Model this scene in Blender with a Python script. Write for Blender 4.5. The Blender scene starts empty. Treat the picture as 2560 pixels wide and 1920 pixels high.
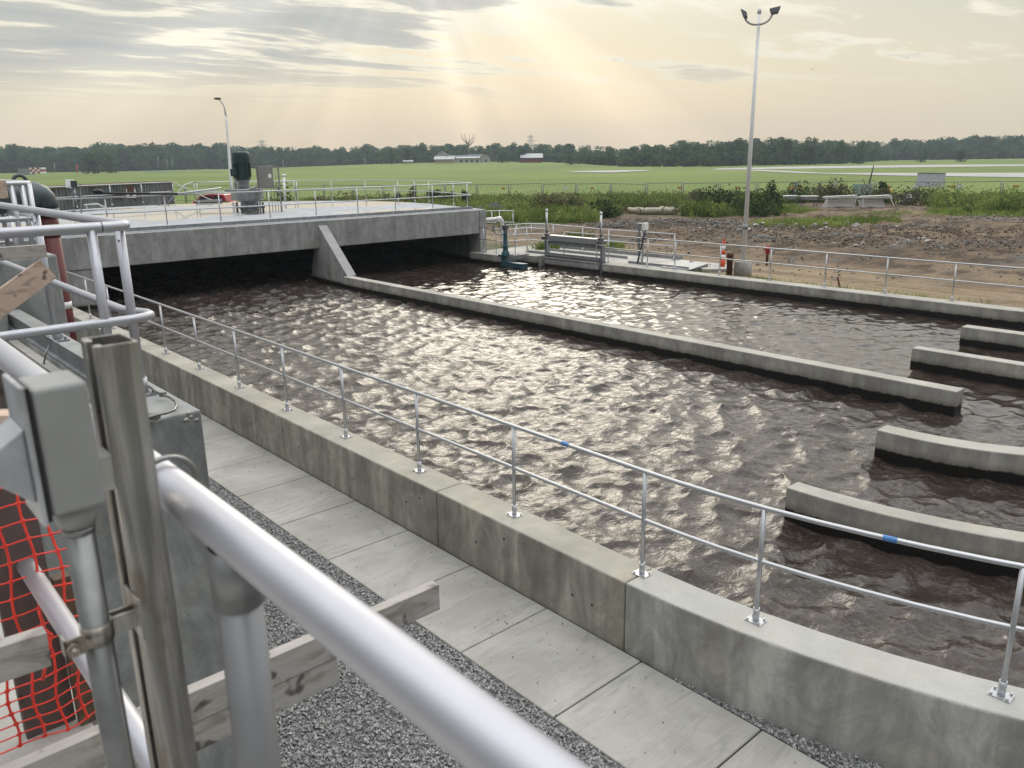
import bpy, math, random
import numpy as np
from mathutils import Vector, Matrix, noise
rnd = random.Random(7)
S = bpy.context.scene
COL = S.collection
# ------------------------------------------------------------------ camera
# world axes: X across the channels, Y along the channels, Z up, z=0 on the tank wall tops
PITCH, ROLL, F, HC = 0.2747405, -0.01425163, 2003.396, 3.8747
_a = np.array([-.665, .747]); _a /= np.linalg.norm(_a); _b = np.array([_a[1], -_a[0]])
def _tw(v): return Vector((v[0]*_b[0]+v[1]*_b[1], v[0]*_a[0]+v[1]*_a[1], v[2]))
_f = np.array([0, math.cos(PITCH), -math.sin(PITCH)]); _u = np.array([0, math.sin(PITCH), math.cos(PITCH)]); _x = np.array([1., 0, 0])
RT = _tw(math.cos(ROLL)*_x+math.sin(ROLL)*_u); UP = _tw(-math.sin(ROLL)*_x+math.cos(ROLL)*_u); FW = _tw(_f)
CAM = Vector((0, 0, HC))
cd = bpy.data.cameras.new('camera'); co = bpy.data.objects.new('camera', cd); COL.objects.link(co)
m = Matrix.Identity(4)
for i in range(3):
    m[i][0] = RT[i]; m[i][1] = UP[i]; m[i][2] = -FW[i]; m[i][3] = CAM[i]
co.matrix_world = m
cd.sensor_width = 36; cd.lens = 36*F/2560; cd.clip_start = .05; cd.clip_end = 5000
cd.dof.use_dof = True; cd.dof.focus_distance = 9.0; cd.dof.aperture_fstop = 8.0
S.camera = co
KD = 2560/2212.
def ray(px, py): return FW+RT*((px*KD-1280)/F)-UP*((py*KD-960)/F)
def PZ(px, py, z): r = ray(px, py); return CAM+r*((z-HC)/r.z)
def PX(px, py, X): r = ray(px, py); return CAM+r*(X/r.x)
def PY(px, py, Y): r = ray(px, py); return CAM+r*(Y/r.y)
def PD(px, py, d): return CAM+ray(px, py)*d
def fwd(p): return (Vector(p)-CAM).dot(FW)
# ------------------------------------------------------------------ node helpers
class NT:
    def __init__(s, tree): s.t = tree; s.n = tree.nodes; s.l = tree.links
    def new(s, k, **kw):
        n = s.n.new(k)
        for a, v in kw.items(): setattr(n, a, v)
        return n
    def put(s, sock, v):
        if hasattr(v, 'links') or isinstance(v, bpy.types.NodeSocket): s.l.new(v, sock)
        elif v is not None:
            if isinstance(v, (tuple, list, Vector)) and len(v) == 3 and sock.type == 'RGBA': v = (*v, 1)
            sock.default_value = v
    def m(s, op, a, b=None, c=None, clamp=False):
        n = s.new('ShaderNodeMath', operation=op, use_clamp=clamp)
        for i, v in enumerate((a, b, c)):
            if v is not None: s.put(n.inputs[i], v)
        return n.outputs[0]
    def vm(s, op, a, b=None, out=0):
        n = s.new('ShaderNodeVectorMath', operation=op); s.put(n.inputs[0], a)
        if b is not None: s.put(n.inputs[1], b)
        return n.outputs[out]
    def scale(s, a, k):
        n = s.new('ShaderNodeVectorMath', operation='SCALE'); s.put(n.inputs[0], a); s.put(n.inputs['Scale'], k); return n.outputs[0]
    def mix(s, f, a, b, bt='MIX'):
        n = s.new('ShaderNodeMix', data_type='RGBA', blend_type=bt); s.put(n.inputs[0], f); s.put(n.inputs[6], a); s.put(n.inputs[7], b); return n.outputs[2]
    def noise(s, v, sc, det=4, rough=.55, out=0, dist=0, **k):
        n = s.new('ShaderNodeTexNoise', **k); s.put(n.inputs['Vector'], v); n.inputs['Scale'].default_value = sc; n.inputs['Detail'].default_value = det
        n.inputs['Roughness'].default_value = rough; n.inputs['Distortion'].default_value = dist; return n.outputs[out]
    def ramp(s, f, lo, hi, a=0., b=1.):
        n = s.new('ShaderNodeMapRange', interpolation_type='SMOOTHSTEP'); s.put(n.inputs[0], f)
        for i, v in enumerate((lo, hi, a, b)): n.inputs[i+1].default_value = v
        return n.outputs[0]
    def mp(s, v, sc=(1, 1, 1), rot=(0, 0, 0), loc=(0, 0, 0)):
        n = s.new('ShaderNodeMapping'); s.put(n.inputs[0], v); n.inputs['Scale'].default_value = sc; n.inputs['Rotation'].default_value = rot; n.inputs['Location'].default_value = loc; return n.outputs[0]
    def xyz(s, v): n = s.new('ShaderNodeSeparateXYZ'); s.put(n.inputs[0], v); return n.outputs
    def comb(s, x, y, z):
        n = s.new('ShaderNodeCombineXYZ')
        for i, v in enumerate((x, y, z)): s.put(n.inputs[i], v)
        return n.outputs[0]
    def bump(s, h, st=.3, d=.01):
        n = s.new('ShaderNodeBump'); s.put(n.inputs['Height'], h); n.inputs['Strength'].default_value = st; n.inputs['Distance'].default_value = d; return n.outputs[0]
# ------------------------------------------------------------------ sky
SUN_EL, SUN_HEAD = math.radians(24), math.radians(42.5)      # heading measured from +Y towards +X
SD = Vector((math.sin(SUN_HEAD)*math.cos(SUN_EL), math.cos(SUN_HEAD)*math.cos(SUN_EL), math.sin(SUN_EL)))
W = bpy.data.worlds.new('World'); S.world = W; W.use_nodes = True
t = NT(W.node_tree); t.n.clear()
d = t.new('ShaderNodeTexCoord').outputs['Generated']
dx, dy, dz = t.xyz(d)
sky = t.new('ShaderNodeTexSky', sky_type='NISHITA', sun_disc=False, sun_elevation=SUN_EL, sun_rotation=SUN_HEAD, dust_density=4, air_density=1.5)
skyb = t.scale(sky.outputs[0], .075)
el = t.m('MAXIMUM', dz, 0.0)
def cr(f, stops):
    n = t.new('ShaderNodeValToRGB'); e = n.color_ramp.elements
    while len(e) > 1: e.remove(e[-1])
    e[0].position = stops[0][0]; e[0].color = (*stops[0][1], 1)
    for p, c in stops[1:]:
        x = e.new(p); x.color = (*c, 1)
    t.put(n.inputs[0], f); return n.outputs[0]
cen = cr(el, [(0, (.90, .73, .52)), (.05, (.88, .77, .57)), (.11, (.80, .76, .61)), (.17, (.66, .68, .60)), (.25, (1.0, .99, .93)), (.36, (.74, .74, .71)), (.55, (.80, .82, .84)), (1, (1.0, 1.0, 1.0))])
side = cr(el, [(0, (.76, .66, .54)), (.06, (.71, .65, .54)), (.14, (.60, .60, .54)), (.2, (.56, .60, .60)), (.26, (.62, .65, .66)), (.36, (.52, .54, .56)), (.55, (.70, .73, .77)), (1, (1.0, 1.0, 1.0))])
hz = t.vm('NORMALIZE', t.comb(dx, dy, 0.0)); sh = Vector((math.sin(SUN_HEAD), math.cos(SUN_HEAD), 0))
az = t.vm('DOT_PRODUCT', hz, tuple(sh), out=1)
base = t.mix(t.ramp(az, .55, .97), side, cen)
back = t.m('MULTIPLY', t.mix(t.ramp(el, .5, .85), t.ramp(az, -.6, .75, .36, 1.0), (1., 1., 1.)), t.m('MULTIPLY', t.ramp(el, .19, .36, 1.0, 2.1), t.ramp(el, .5, .9, 1.0, 1.35)))                            # sky behind the viewer is duller
base = t.scale(base, back)
base = t.mix(.12, base, skyb)
# glow of the sun behind the cloud veil, above the frame
sd = t.vm('DOT_PRODUCT', d, tuple(SD), out=1)
RD = ray(870, -200).normalized()
g1 = t.m('POWER', t.m('MAXIMUM', sd, 0.0), 60.0); g2 = t.m('POWER', t.m('MAXIMUM', sd, 0.0), 9.0)
gmask = t.ramp(dz, .12, .30)
# cloud layer on a plane far above
inv = t.m('DIVIDE', 1.0, t.m('MAXIMUM', t.m('ADD', dz, .03), .03))
cp = t.comb(t.m('MULTIPLY', dx, inv), t.m('MULTIPLY', dy, inv), 0.0)
wob = t.noise(t.mp(cp, (.5, .5, 1)), 1.0, 3, out=1)
cpw = t.vm('ADD', cp, t.scale(t.vm('SUBTRACT', wob, (.5, .5, .5)), .9))
ca = t.noise(t.mp(cpw, (.36, 1.0, 1), rot=(0, 0, math.radians(-6)), loc=(3.3, 1.2, 0)), 1.15, 9, .56)
cb = t.noise(t.mp(cpw, (.7, 1.6, 1), rot=(0, 0, math.radians(-4)), loc=(7.1, 4.4, 0)), 2.2, 7, .6)
cover = t.ramp(el, .055, .12)
cl = t.m('ADD', t.m('MULTIPLY', ca, .75), t.m('MULTIPLY', cb, .25))
# more cloud towards the left of the sun
lft = t.ramp(t.vm('DOT_PRODUCT', hz, tuple(Vector((math.cos(SUN_HEAD), -math.sin(SUN_HEAD), 0))), out=1), -.42, .12, .05, -.075)
cl = t.m('ADD', cl, lft)
core = t.m('MULTIPLY', t.m('MULTIPLY', t.ramp(cl, .485, .55), cover), t.ramp(el, .62, .3, .35, 1.))
rim = t.m('MULTIPLY', t.m('SUBTRACT', t.ramp(cl, .41, .485), t.ramp(cl, .50, .56)), t.ramp(el, .05, .13))
colr = t.mix(t.m('MULTIPLY', t.m('MULTIPLY', rim, t.ramp(az, .5, .9)), .9), base, (1.02, .97, .80))
corec = t.mix(t.ramp(cl, .52, .70), (.60, .60, .56), (.46, .49, .51))
corec = t.scale(corec, t.ramp(az, -.6, .75, .6, 1.0))
colr = t.mix(t.m('MULTIPLY', core, .85), colr, corec)
# crepuscular rays fanning from the hidden sun
e1 = RD.cross(Vector((0, 0, 1))).normalized(); e2 = RD.cross(e1).normalized(); rdd = t.vm('DOT_PRODUCT', d, tuple(RD), out=1)
an = t.m('ARCTAN2', t.vm('DOT_PRODUCT', d, tuple(e1), out=1), t.vm('DOT_PRODUCT', d, tuple(e2), out=1))
rn = t.noise(t.comb(t.m('ADD', an, 2.45), 8.3, 0.0), 3.4, 2, .45)
rs = t.m('MULTIPLY', t.m('MAXIMUM', t.m('SUBTRACT', rn, .47), -.06), t.m('MULTIPLY', t.ramp(rdd, .76, .93), t.ramp(el, .32, .2)))
colr = t.scale(colr, t.m('ADD', 1.0, t.m('MULTIPLY', rs, .72)))
glow = t.m('MULTIPLY', t.m('ADD', t.m('MULTIPLY', g1, .35), t.m('MULTIPLY', g2, .48)), gmask)
brk = t.m('ADD', .35, t.m('MULTIPLY', t.ramp(cl, .62, .42), 1.0))
colr = t.vm('ADD', colr, t.scale((1., .95, .84), t.m('MULTIPLY', glow, brk)))
bg = t.new('ShaderNodeBackground'); t.put(bg.inputs[0], colr); bg.inputs[1].default_value = 1.0
out = t.new('ShaderNodeOutputWorld'); t.l.new(bg.outputs[0], out.inputs[0])
# sun, veiled
sl = bpy.data.lights.new('sun', 'SUN'); sl.energy = .5; sl.angle = math.radians(19); sl.color = (1, .90, .74)
so = bpy.data.objects.new('sun', sl); COL.objects.link(so); so.rotation_euler = SD.to_track_quat('Z', 'Y').to_euler()
S.view_settings.view_transform = 'Standard'; S.view_settings.look = 'None'; S.view_settings.exposure = 0.0; S.view_settings.gamma = 1
S.view_settings.use_curve_mapping = False
# ------------------------------------------------------------------ materials
MATS = {}
def mat(name, fn):
    if name in MATS: return MATS[name]
    mt = bpy.data.materials.new(name); mt.use_nodes = True
    t = NT(mt.node_tree); b = mt.node_tree.nodes['Principled BSDF']
    pos = t.new('ShaderNodeNewGeometry').outputs['Position']
    fn(t, b, pos); MATS[name] = mt; return mt
def BS(t, b, color=None, rough=None, metal=None, normal=None, spec=None):
    if color is not None: t.put(b.inputs['Base Color'], color)
    if rough is not None: t.put(b.inputs['Roughness'], rough)
    if metal is not None: t.put(b.inputs['Metallic'], metal)
    if normal is not None: t.put(b.inputs['Normal'], normal)
    if spec is not None: t.put(b.inputs['Specular IOR Level'], spec)
def simple(name, c, rough=.5, metal=0., var=.15, sc=8, bump=0., bsc=60):
    def fn(t, b, pos):
        n = t.noise(pos, sc, 5, .6)
        f = t.ramp(n, .3, .7, 1-var, 1+var)
        BS(t, b, t.scale(c, f), t.m('ADD', rough, t.m('MULTIPLY', t.m('SUBTRACT', n, .5), .25), clamp=True), metal, t.bump(t.noise(pos, bsc, 3), bump, .004) if bump else None)
    return mat(name, fn)
def concrete(name, c, streak=.35, mott=.25, stain=None, rough=.8, joint=0):
    def fn(t, b, pos):
        nrm = t.new('ShaderNodeNewGeometry').outputs['Normal']
        nz = t.m('ABSOLUTE', t.xyz(nrm)[2])
        vert = t.ramp(nz, .9, .3)
        big = t.noise(pos, .9, 5, .6); med = t.noise(pos, 5, 5, .65); fine = t.noise(pos, 70, 3, .7)
        st = t.noise(t.mp(pos, (2.6, 2.6, .45)), 1.0, 5, .6, dist=.6)
        sw = t.noise(t.mp(pos, (1.6, 1.6, 1.1)), 1.4, 5, .7, dist=1.6)
        f = t.m('MULTIPLY', t.ramp(big, .3, .7, 1-mott, 1+mott), t.ramp(med, .25, .75, 1-mott*.5, 1+mott*.5))
        f = t.m('MULTIPLY', f, t.ramp(fine, .2, .8, .90, 1.08))
        sv = t.m('MULTIPLY', t.ramp(st, .38, .66, 1-streak, 1+streak*.5), t.ramp(sw, .35, .7, 1-streak*.8, 1+streak*.5))
        f = t.m('MULTIPLY', f, t.m('ADD', t.m('MULTIPLY', t.m('SUBTRACT', sv, 1.0), vert), 1.0))
        pit = t.ramp(t.noise(pos, 38, 2, .5), .74, .80, 1., .62)
        f = t.m('MULTIPLY', f, pit)
        col = t.scale(c, f)
        warm = t.ramp(t.noise(pos, 1.7, 4, .6), .5, .75, 0, .30)
        col = t.mix(warm, col, t.vm('MULTIPLY', col, (1.18, 1.02, .80)))
        rg = rough
        if stain is not None:
            z = t.xyz(pos)[2]; zz = t.m('ADD', z, t.m('MULTIPLY', t.m('SUBTRACT', t.noise(t.mp(pos, (3, 3, 1)), 2.2, 5, .7), .5), .10))
            wet = t.ramp(zz, stain+.02, stain-.02); brown = t.m('MULTIPLY', t.ramp(zz, stain+.12, stain), .5)
            col = t.mix(brown, col, (.13, .105, .075)); col = t.mix(wet, col, (.012, .010, .009))
            rg = t.m('SUBTRACT', rough, t.m('MULTIPLY', wet, .35))
        h = t.m('ADD', t.m('MULTIPLY', fine, .3), t.m('MULTIPLY', med, 1.2))
        BS(t, b, col, rg, 0, t.bump(h, .35, .006), .35)
    return mat(name, fn)
CONC = concrete('tank concrete', (.40, .385, .345), streak=.2, mott=.14, stain=-.27)
CWALL = concrete('near wall concrete', (.37, .355, .305), streak=.27, mott=.15, stain=-3)
CDECK = concrete('deck concrete', (.36, .36, .35), streak=.2, mott=.12, stain=-.3)
CBLOCK = concrete('pier concrete', (.30, .31, .30), streak=.25, mott=.22, stain=-3)
CPALE = concrete('pale concrete', (.42, .41, .38), streak=.2, mott=.2, stain=-3)
def _walk(t, b, pos):
    big = t.noise(pos, 1.1, 5, .65, dist=.6); br = t.noise(t.mp(pos, (2.2, 42, 1)), 1.3, 4, .7); sm = t.noise(t.mp(pos, (1.0, 7, 1)), 1.0, 5, .7, dist=1.2)
    y = t.xyz(pos)[1]
    c = t.mix(t.ramp(big, .35, .65), (.32, .31, .28), (.42, .41, .375))
    c = t.mix(t.ramp(sm, .50, .72, 0, .5), c, (.19, .19, .175))
    c = t.mix(t.ramp(t.noise(pos, 2.1, 4, .7), .60, .72, 0, .5), c, (.40, .40, .38))
    f = t.m('MULTIPLY', t.ramp(br, .3, .7, .94, 1.05), t.ramp(t.noise(pos, 45, 2), .70, .78, 1., .6))
    BS(t, b, t.scale(c, f), .75, 0, t.bump(br, .25, .004), .35)
WALK = mat('broom finished slab', _walk)
def _wet(t, b, pos):
    big = t.noise(t.mp(pos, (.35, .55, 1), loc=(2, 5, 0)), .55, 3, .5); n2 = t.noise(pos, 2.5, 4)
    far = t.ramp(t.xyz(pos)[1], 29.5, 33)
    pud = t.m('MULTIPLY', t.ramp(t.m('ADD', big, t.m('MULTIPLY', far, .09)), .555, .60), 1.0)
    c = t.mix(t.ramp(n2, .3, .7), (.35, .365, .385), (.43, .45, .475)); c = t.mix(t.m('MULTIPLY', pud, .5), c, (.20, .19, .18))
    BS(t, b, c, t.m('ADD', t.m('MULTIPLY', t.m('SUBTRACT', 1.0, pud), .62), .04), 0, t.bump(t.m('MULTIPLY', n2, t.m('SUBTRACT', 1.0, pud)), .12, .004), t.m('ADD', .02, t.m('MULTIPLY', pud, .5)))
WETTOP = mat('rain wet deck top', _wet)
def _alu(t, b, pos):
    n = t.noise(pos, 22, 4, .6); n2 = t.noise(pos, 160, 2)
    BS(t, b, t.mix(n, (.47, .48, .50), (.58, .59, .61)), t.ramp(t.m('ADD', t.m('MULTIPLY', n, .7), t.m('MULTIPLY', n2, .3)), .3, .7, .33, .46), .75, None, .5)
ALU = mat('anodised aluminium', _alu)
def _fgalu(t, b, pos):
    n = t.noise(t.mp(pos, (40, 3, 40)), 1.0, 4, .6); s = t.noise(pos, 9, 4, .6); sc = t.ramp(t.noise(pos, 95, 2, .5), .76, .80, 1., .55)
    BS(t, b, t.scale(t.mix(s, (.46, .46, .50), (.56, .56, .60)), sc), t.ramp(n, .3, .7, .44, .54), .8, t.bump(n, .05, .001), .5)
FGALU = mat('satin aluminium pipe', _fgalu)
def _steel(t, b, pos):
    n = t.noise(t.mp(pos, (60, 60, 2.5)), 1.0, 5, .6, dist=.5); n2 = t.noise(t.mp(pos, (20, 20, 6)), 1.0, 4, .6)
    c = t.mix(t.ramp(n, .35, .7), (.30, .29, .265), (.62, .60, .57)); c = t.mix(t.ramp(n2, .52, .68, 0, .65), c, (.22, .16, .10))
    BS(t, b, c, t.ramp(n2, .3, .7, .22, .45), .9)
STEEL = mat('weathered stainless strut', _steel)
GALV = simple('galvanised conduit', (.25, .25, .245), .34, .75, .18, 14)
GALVD = simple('dull galvanised steel', (.30, .31, .32), .5, .6, .2, 6)
BOXG = simple('grey cast enamel', (.285, .29, .28), .38, .0, .06, 12, .06, 180)
BOXL = simple('scuffed cast lid', (.42, .43, .45), .34, .35, .2, 16)
WHITE = simple('white paint', (.78, .78, .76), .4, 0, .06, 5)
CAST = simple('dark cast metal', (.10, .105, .11), .5, .4, .2, 10)
BLACK = simple('black rubber', (.012, .012, .013), .45, 0, .2, 10)
TEAL = simple('teal enamel', (.035, .10, .125), .4, .1, .15, 8)
GREENM = simple('dark green enamel', (.015, .042, .038), .35, .1, .15, 6)
REDP = simple('dull red pipe paint', (.10, .013, .011), .5, 0, .2, 6, .1, 40)
REDC = simple('red car paint', (.35, .012, .018), .18, .1, .05, 4)
CARW = simple('white car paint', (.70, .71, .72), .2, .05, .04, 4)
GLASSD = simple('tinted car glass', (.012, .016, .02), .06, 0, .1, 4)
GLASSL = simple('pale windscreen', (.22, .26, .26), .08, 0, .2, 2)
PIPEG = simple('blue grey insulated pipe', (.075, .098, .105), .38, .2, .12, 4, .08, 50)
CABG = simple('beige grey cabinet', (.25, .235, .215), .5, .2, .08, 5)
ORANGE = simple('orange plastic', (.62, .065, .012), .5, 0, .1, 6)
MESHR = simple('orange red mesh plastic', (.85, .055, .035), .45, 0, .12, 30)
TAPE = simple('blue tape', (.07, .22, .50), .5, 0, .05, 8)
RUST = simple('rusty steel', (.09, .038, .018), .8, .2, .3, 9, .3, 40)
SIGNY = simple('orange fence tag', (.50, .27, .07), .5, 0, .1, 3)
PIPEC = concrete('precast pipe concrete', (.46, .42, .33), streak=.2, stain=-9)
ROOFW = simple('pale metal roof', (.40, .42, .43), .6, .0, .1, 1)
ROOFG = simple('grey shingle', (.16, .17, .18), .8, 0, .15, 1)
SIDING = simple('pale siding', (.46, .45, .43), .7, 0, .08, 1)
TANW = simple('tan siding', (.42, .33, .26), .7, 0, .1, 1)
BARNR = simple('barn red', (.17, .03, .03), .7, 0, .12, 1)
def _wood(t, b, pos, c1=(.30, .28, .255), c2=(.50, .475, .445), rot=0):
    v = t.mp(pos, (3.2, 30, 30), rot=(0, 0, rot)); n = t.noise(v, 1.0, 5, .6, dist=1.2); k = t.noise(t.mp(pos, (1, 2.5, 2.5)), 7, 5, .65, dist=.8); dk = t.ramp(t.noise(pos, 11, 2, .5), .62, .70, 0, .8)
    c = t.mix(n, c1, c2); c = t.mix(t.ramp(k, .45, .7, 0, .6), c, (.15, .12, .095)); c = t.mix(dk, c, (.05, .04, .032))
    BS(t, b, c, .75, 0, t.bump(n, .4, .003), .3)
WOOD = mat('weathered grey timber', _wood)
WOODV = mat('dark weathered board', lambda t, b, p: _wood(t, b, t.mp(p, rot=(0, math.pi/2, 0)), (.085, .07, .065), (.15, .13, .125)))
WOODP = mat('fresh pine timber', lambda t, b, p: _wood(t, b, p, (.52, .38, .30), (.64, .50, .41)))
def _foli(name, c1, c2, sc=.35):
    def fn(t, b, pos):
        n = t.noise(pos, sc, 4, .6); n2 = t.noise(pos, sc*7, 3, .6)
        rndo = t.new('ShaderNodeObjectInfo').outputs['Random']
        c = t.mix(t.ramp(t.m('ADD', t.m('MULTIPLY', n, .6), t.m('MULTIPLY', n2, .4)), .42, .58), c1, c2)
        c = t.scale(c, t.ramp(rndo, 0, 1, .85, 1.15))
        BS(t, b, c, .75, 0, None, .2)
        b.inputs['Subsurface Weight'].default_value = 0
        tr = t.new('ShaderNodeBsdfTranslucent'); t.put(tr.inputs[0], c); mx = t.new('ShaderNodeMixShader'); mx.inputs[0].default_value = .35
        o = t.t.nodes['Material Output']; t.l.new(b.outputs[0], mx.inputs[1]); t.l.new(tr.outputs[0], mx.inputs[2]); t.l.new(mx.outputs[0], o.inputs[0])
    return mat(name, fn)
FOL = _foli('woodland foliage', (.020, .058, .018), (.075, .13, .038), .12)
FOLD = _foli('dark bush foliage', (.022, .048, .016), (.065, .11, .03), .6)
WEED = _foli('weed green', (.12, .18, .035), (.30, .36, .10), .35)
WEEDD = _foli('dull brushwood', (.075, .085, .035), (.17, .15, .08), .5)
BARK = simple('bark', (.07, .055, .045), .9, 0, .2, 3)
def _grass(t, b, pos):
    big = t.noise(t.mp(pos, (.012, .012, 1)), 1.0, 5, .6, dist=.5); st = t.noise(t.mp(pos, (.02, .25, 1), rot=(0, 0, .75)), 1.0, 5, .6); f = t.noise(pos, .8, 5, .7)
    c = t.mix(t.ramp(big, .35, .65), (.115, .17, .030), (.17, .225, .048)); c = t.mix(t.ramp(st, .45, .7, 0, .6), c, (.185, .225, .065)); c = t.mix(t.ramp(f, .45, .75, 0, .45), c, (.06, .10, .022))
    X, Y, Z = t.xyz(pos)
    dist = t.m('SQRT', t.m('ADD', t.m('MULTIPLY', X, X), t.m('MULTIPLY', Y, Y)))
    near = t.ramp(dist, 62, 84)
    soil = t.mix(t.ramp(t.noise(pos, .9, 6, .7), .35, .65), (.16, .125, .085), (.07, .095, .03))
    c = t.mix(near, soil, c)
    grv = t.ramp(X, 6.2, 5.6)
    v = t.new('ShaderNodeTexVoronoi'); t.put(v.inputs['Vector'], pos); v.inputs['Scale'].default_value = 45
    gc = t.mix(t.xyz(v.outputs['Color'])[0], (.06, .062, .065), (.22, .225, .225))
    c = t.mix(grv, c, gc)
    BS(t, b, c, .9, 0, t.bump(f, .6, .08), .2)
GRASS = mat('meadow ground', _grass)
def _dirt(t, b, pos):
    return _dirt2(t, b, pos)
def _dirt2(t, b, pos):
    big = t.noise(t.mp(pos, (.10, .16, 1)), 1.0, 5, .65, dist=.6); med = t.noise(t.mp(pos, (.45, .9, 1), rot=(0, 0, .3)), 1.0, 6, .7, dist=.5); f = t.noise(pos, 5, 6, .75)
    tr = t.noise(t.mp(pos, (1.1, .09, 1), rot=(0, 0, -.10)), 1.0, 5, .65, dist=.4)
    X, Y, Z = t.xyz(pos)
    c = t.mix(t.ramp(big, .36, .62), (.22, .165, .11), (.15, .105, .07)); c = t.mix(t.ramp(med, .42, .60), c, (.07, .048, .033))
    c = t.mix(t.ramp(t.noise(t.mp(pos, (.16, .28, 1), loc=(9, 3, 0)), 1.0, 5, .7), .54, .64, 0, .8), c, (.125, .125, .12))
    c = t.mix(t.m('MULTIPLY', t.ramp(X, 31, 26), t.ramp(tr, .35, .7, .25, 1.)), c, (.33, .255, .165))
    c = t.mix(t.ramp(f, .58, .8, 0, .6), c, (.27, .23, .17)); c = t.scale(c, t.ramp(t.noise(pos, 14, 4, .7), .25, .75, .72, 1.2))
    BS(t, b, c, .92, 0, t.bump(t.m('ADD', f, t.m('MULTIPLY', med, 2.0)), .8, .06), .2)
DIRT = mat('churned dirt', _dirt)
def _stone(t, b, pos):
    v = t.new('ShaderNodeTexVoronoi'); t.put(v.inputs['Vector'], pos); v.inputs['Scale'].default_value = 55
    r = t.xyz(v.outputs['Color'])[0]; n = t.noise(pos, 120, 3, .6)
    c = t.mix(r, (.09, .092, .095), (.48, .48, .465)); c = t.scale(c, t.ramp(n, .3, .7, .8, 1.2))
    BS(t, b, c, .75, 0, None, .35)
STONE = mat('crushed limestone', _stone)
CLOD = simple('brown clods', (.12, .085, .058), .9, 0, .35, 2.5, .3, 20)
RUBBLE = simple('grey rubble', (.19, .18, .16), .85, 0, .4, 2.5, .3, 20)
ASPH = simple('runway concrete', (.40, .39, .37), .85, 0, .12, .08)
def _water(t, b, pos):
    X, Y, Z = t.xyz(pos)
    n1 = t.noise(t.mp(pos, (1.0, 1.5, 1)), 7.5, 4, .55, dist=.7); n2 = t.noise(pos, 26, 4, .6, dist=.6)
    turb = t.m('MULTIPLY', t.ramp(X, 14.6, 13.9), t.ramp(Y, -4, 6, .35, 1.))
    h = t.m('ADD', t.m('MULTIPLY', n1, t.m('ADD', .35, t.m('MULTIPLY', turb, .6))), t.m('MULTIPLY', t.m('MULTIPLY', n2, turb), .10))
    foam = t.m('MULTIPLY', t.ramp(t.noise(t.mp(pos, (1.2, .8, 1)), 4.2, 8, .74, dist=2.6), .46, .74, 0, .42), turb)
    c = t.mix(t.ramp(t.noise(pos, .8, 4), .35, .65), (.026, .018, .013), (.044, .033, .027)); c = t.mix(foam, c, (.24, .22, .22))
    BS(t, b, c, t.m('ADD', .045, t.m('MULTIPLY', foam, .5)), 0, t.bump(h, .6, .028), .5)
    b.inputs['IOR'].default_value = 1.38
WATER = mat('brown mixed liquor water', _water)
def _corr(t, b, pos):
    n = t.noise(t.mp(pos, (1, 1, .3)), 3, 5, .7); n2 = t.noise(pos, .9, 4, .7)
    c = t.mix(t.ramp(n, .4, .7), (.13, .15, .155), (.22, .23, .23)); c = t.mix(t.ramp(n2, .56, .68, 0, .9), c, (.085, .055, .04)); BS(t, b, c, .6, .3)
CORR = mat('stained corrugated steel', _corr)
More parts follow.
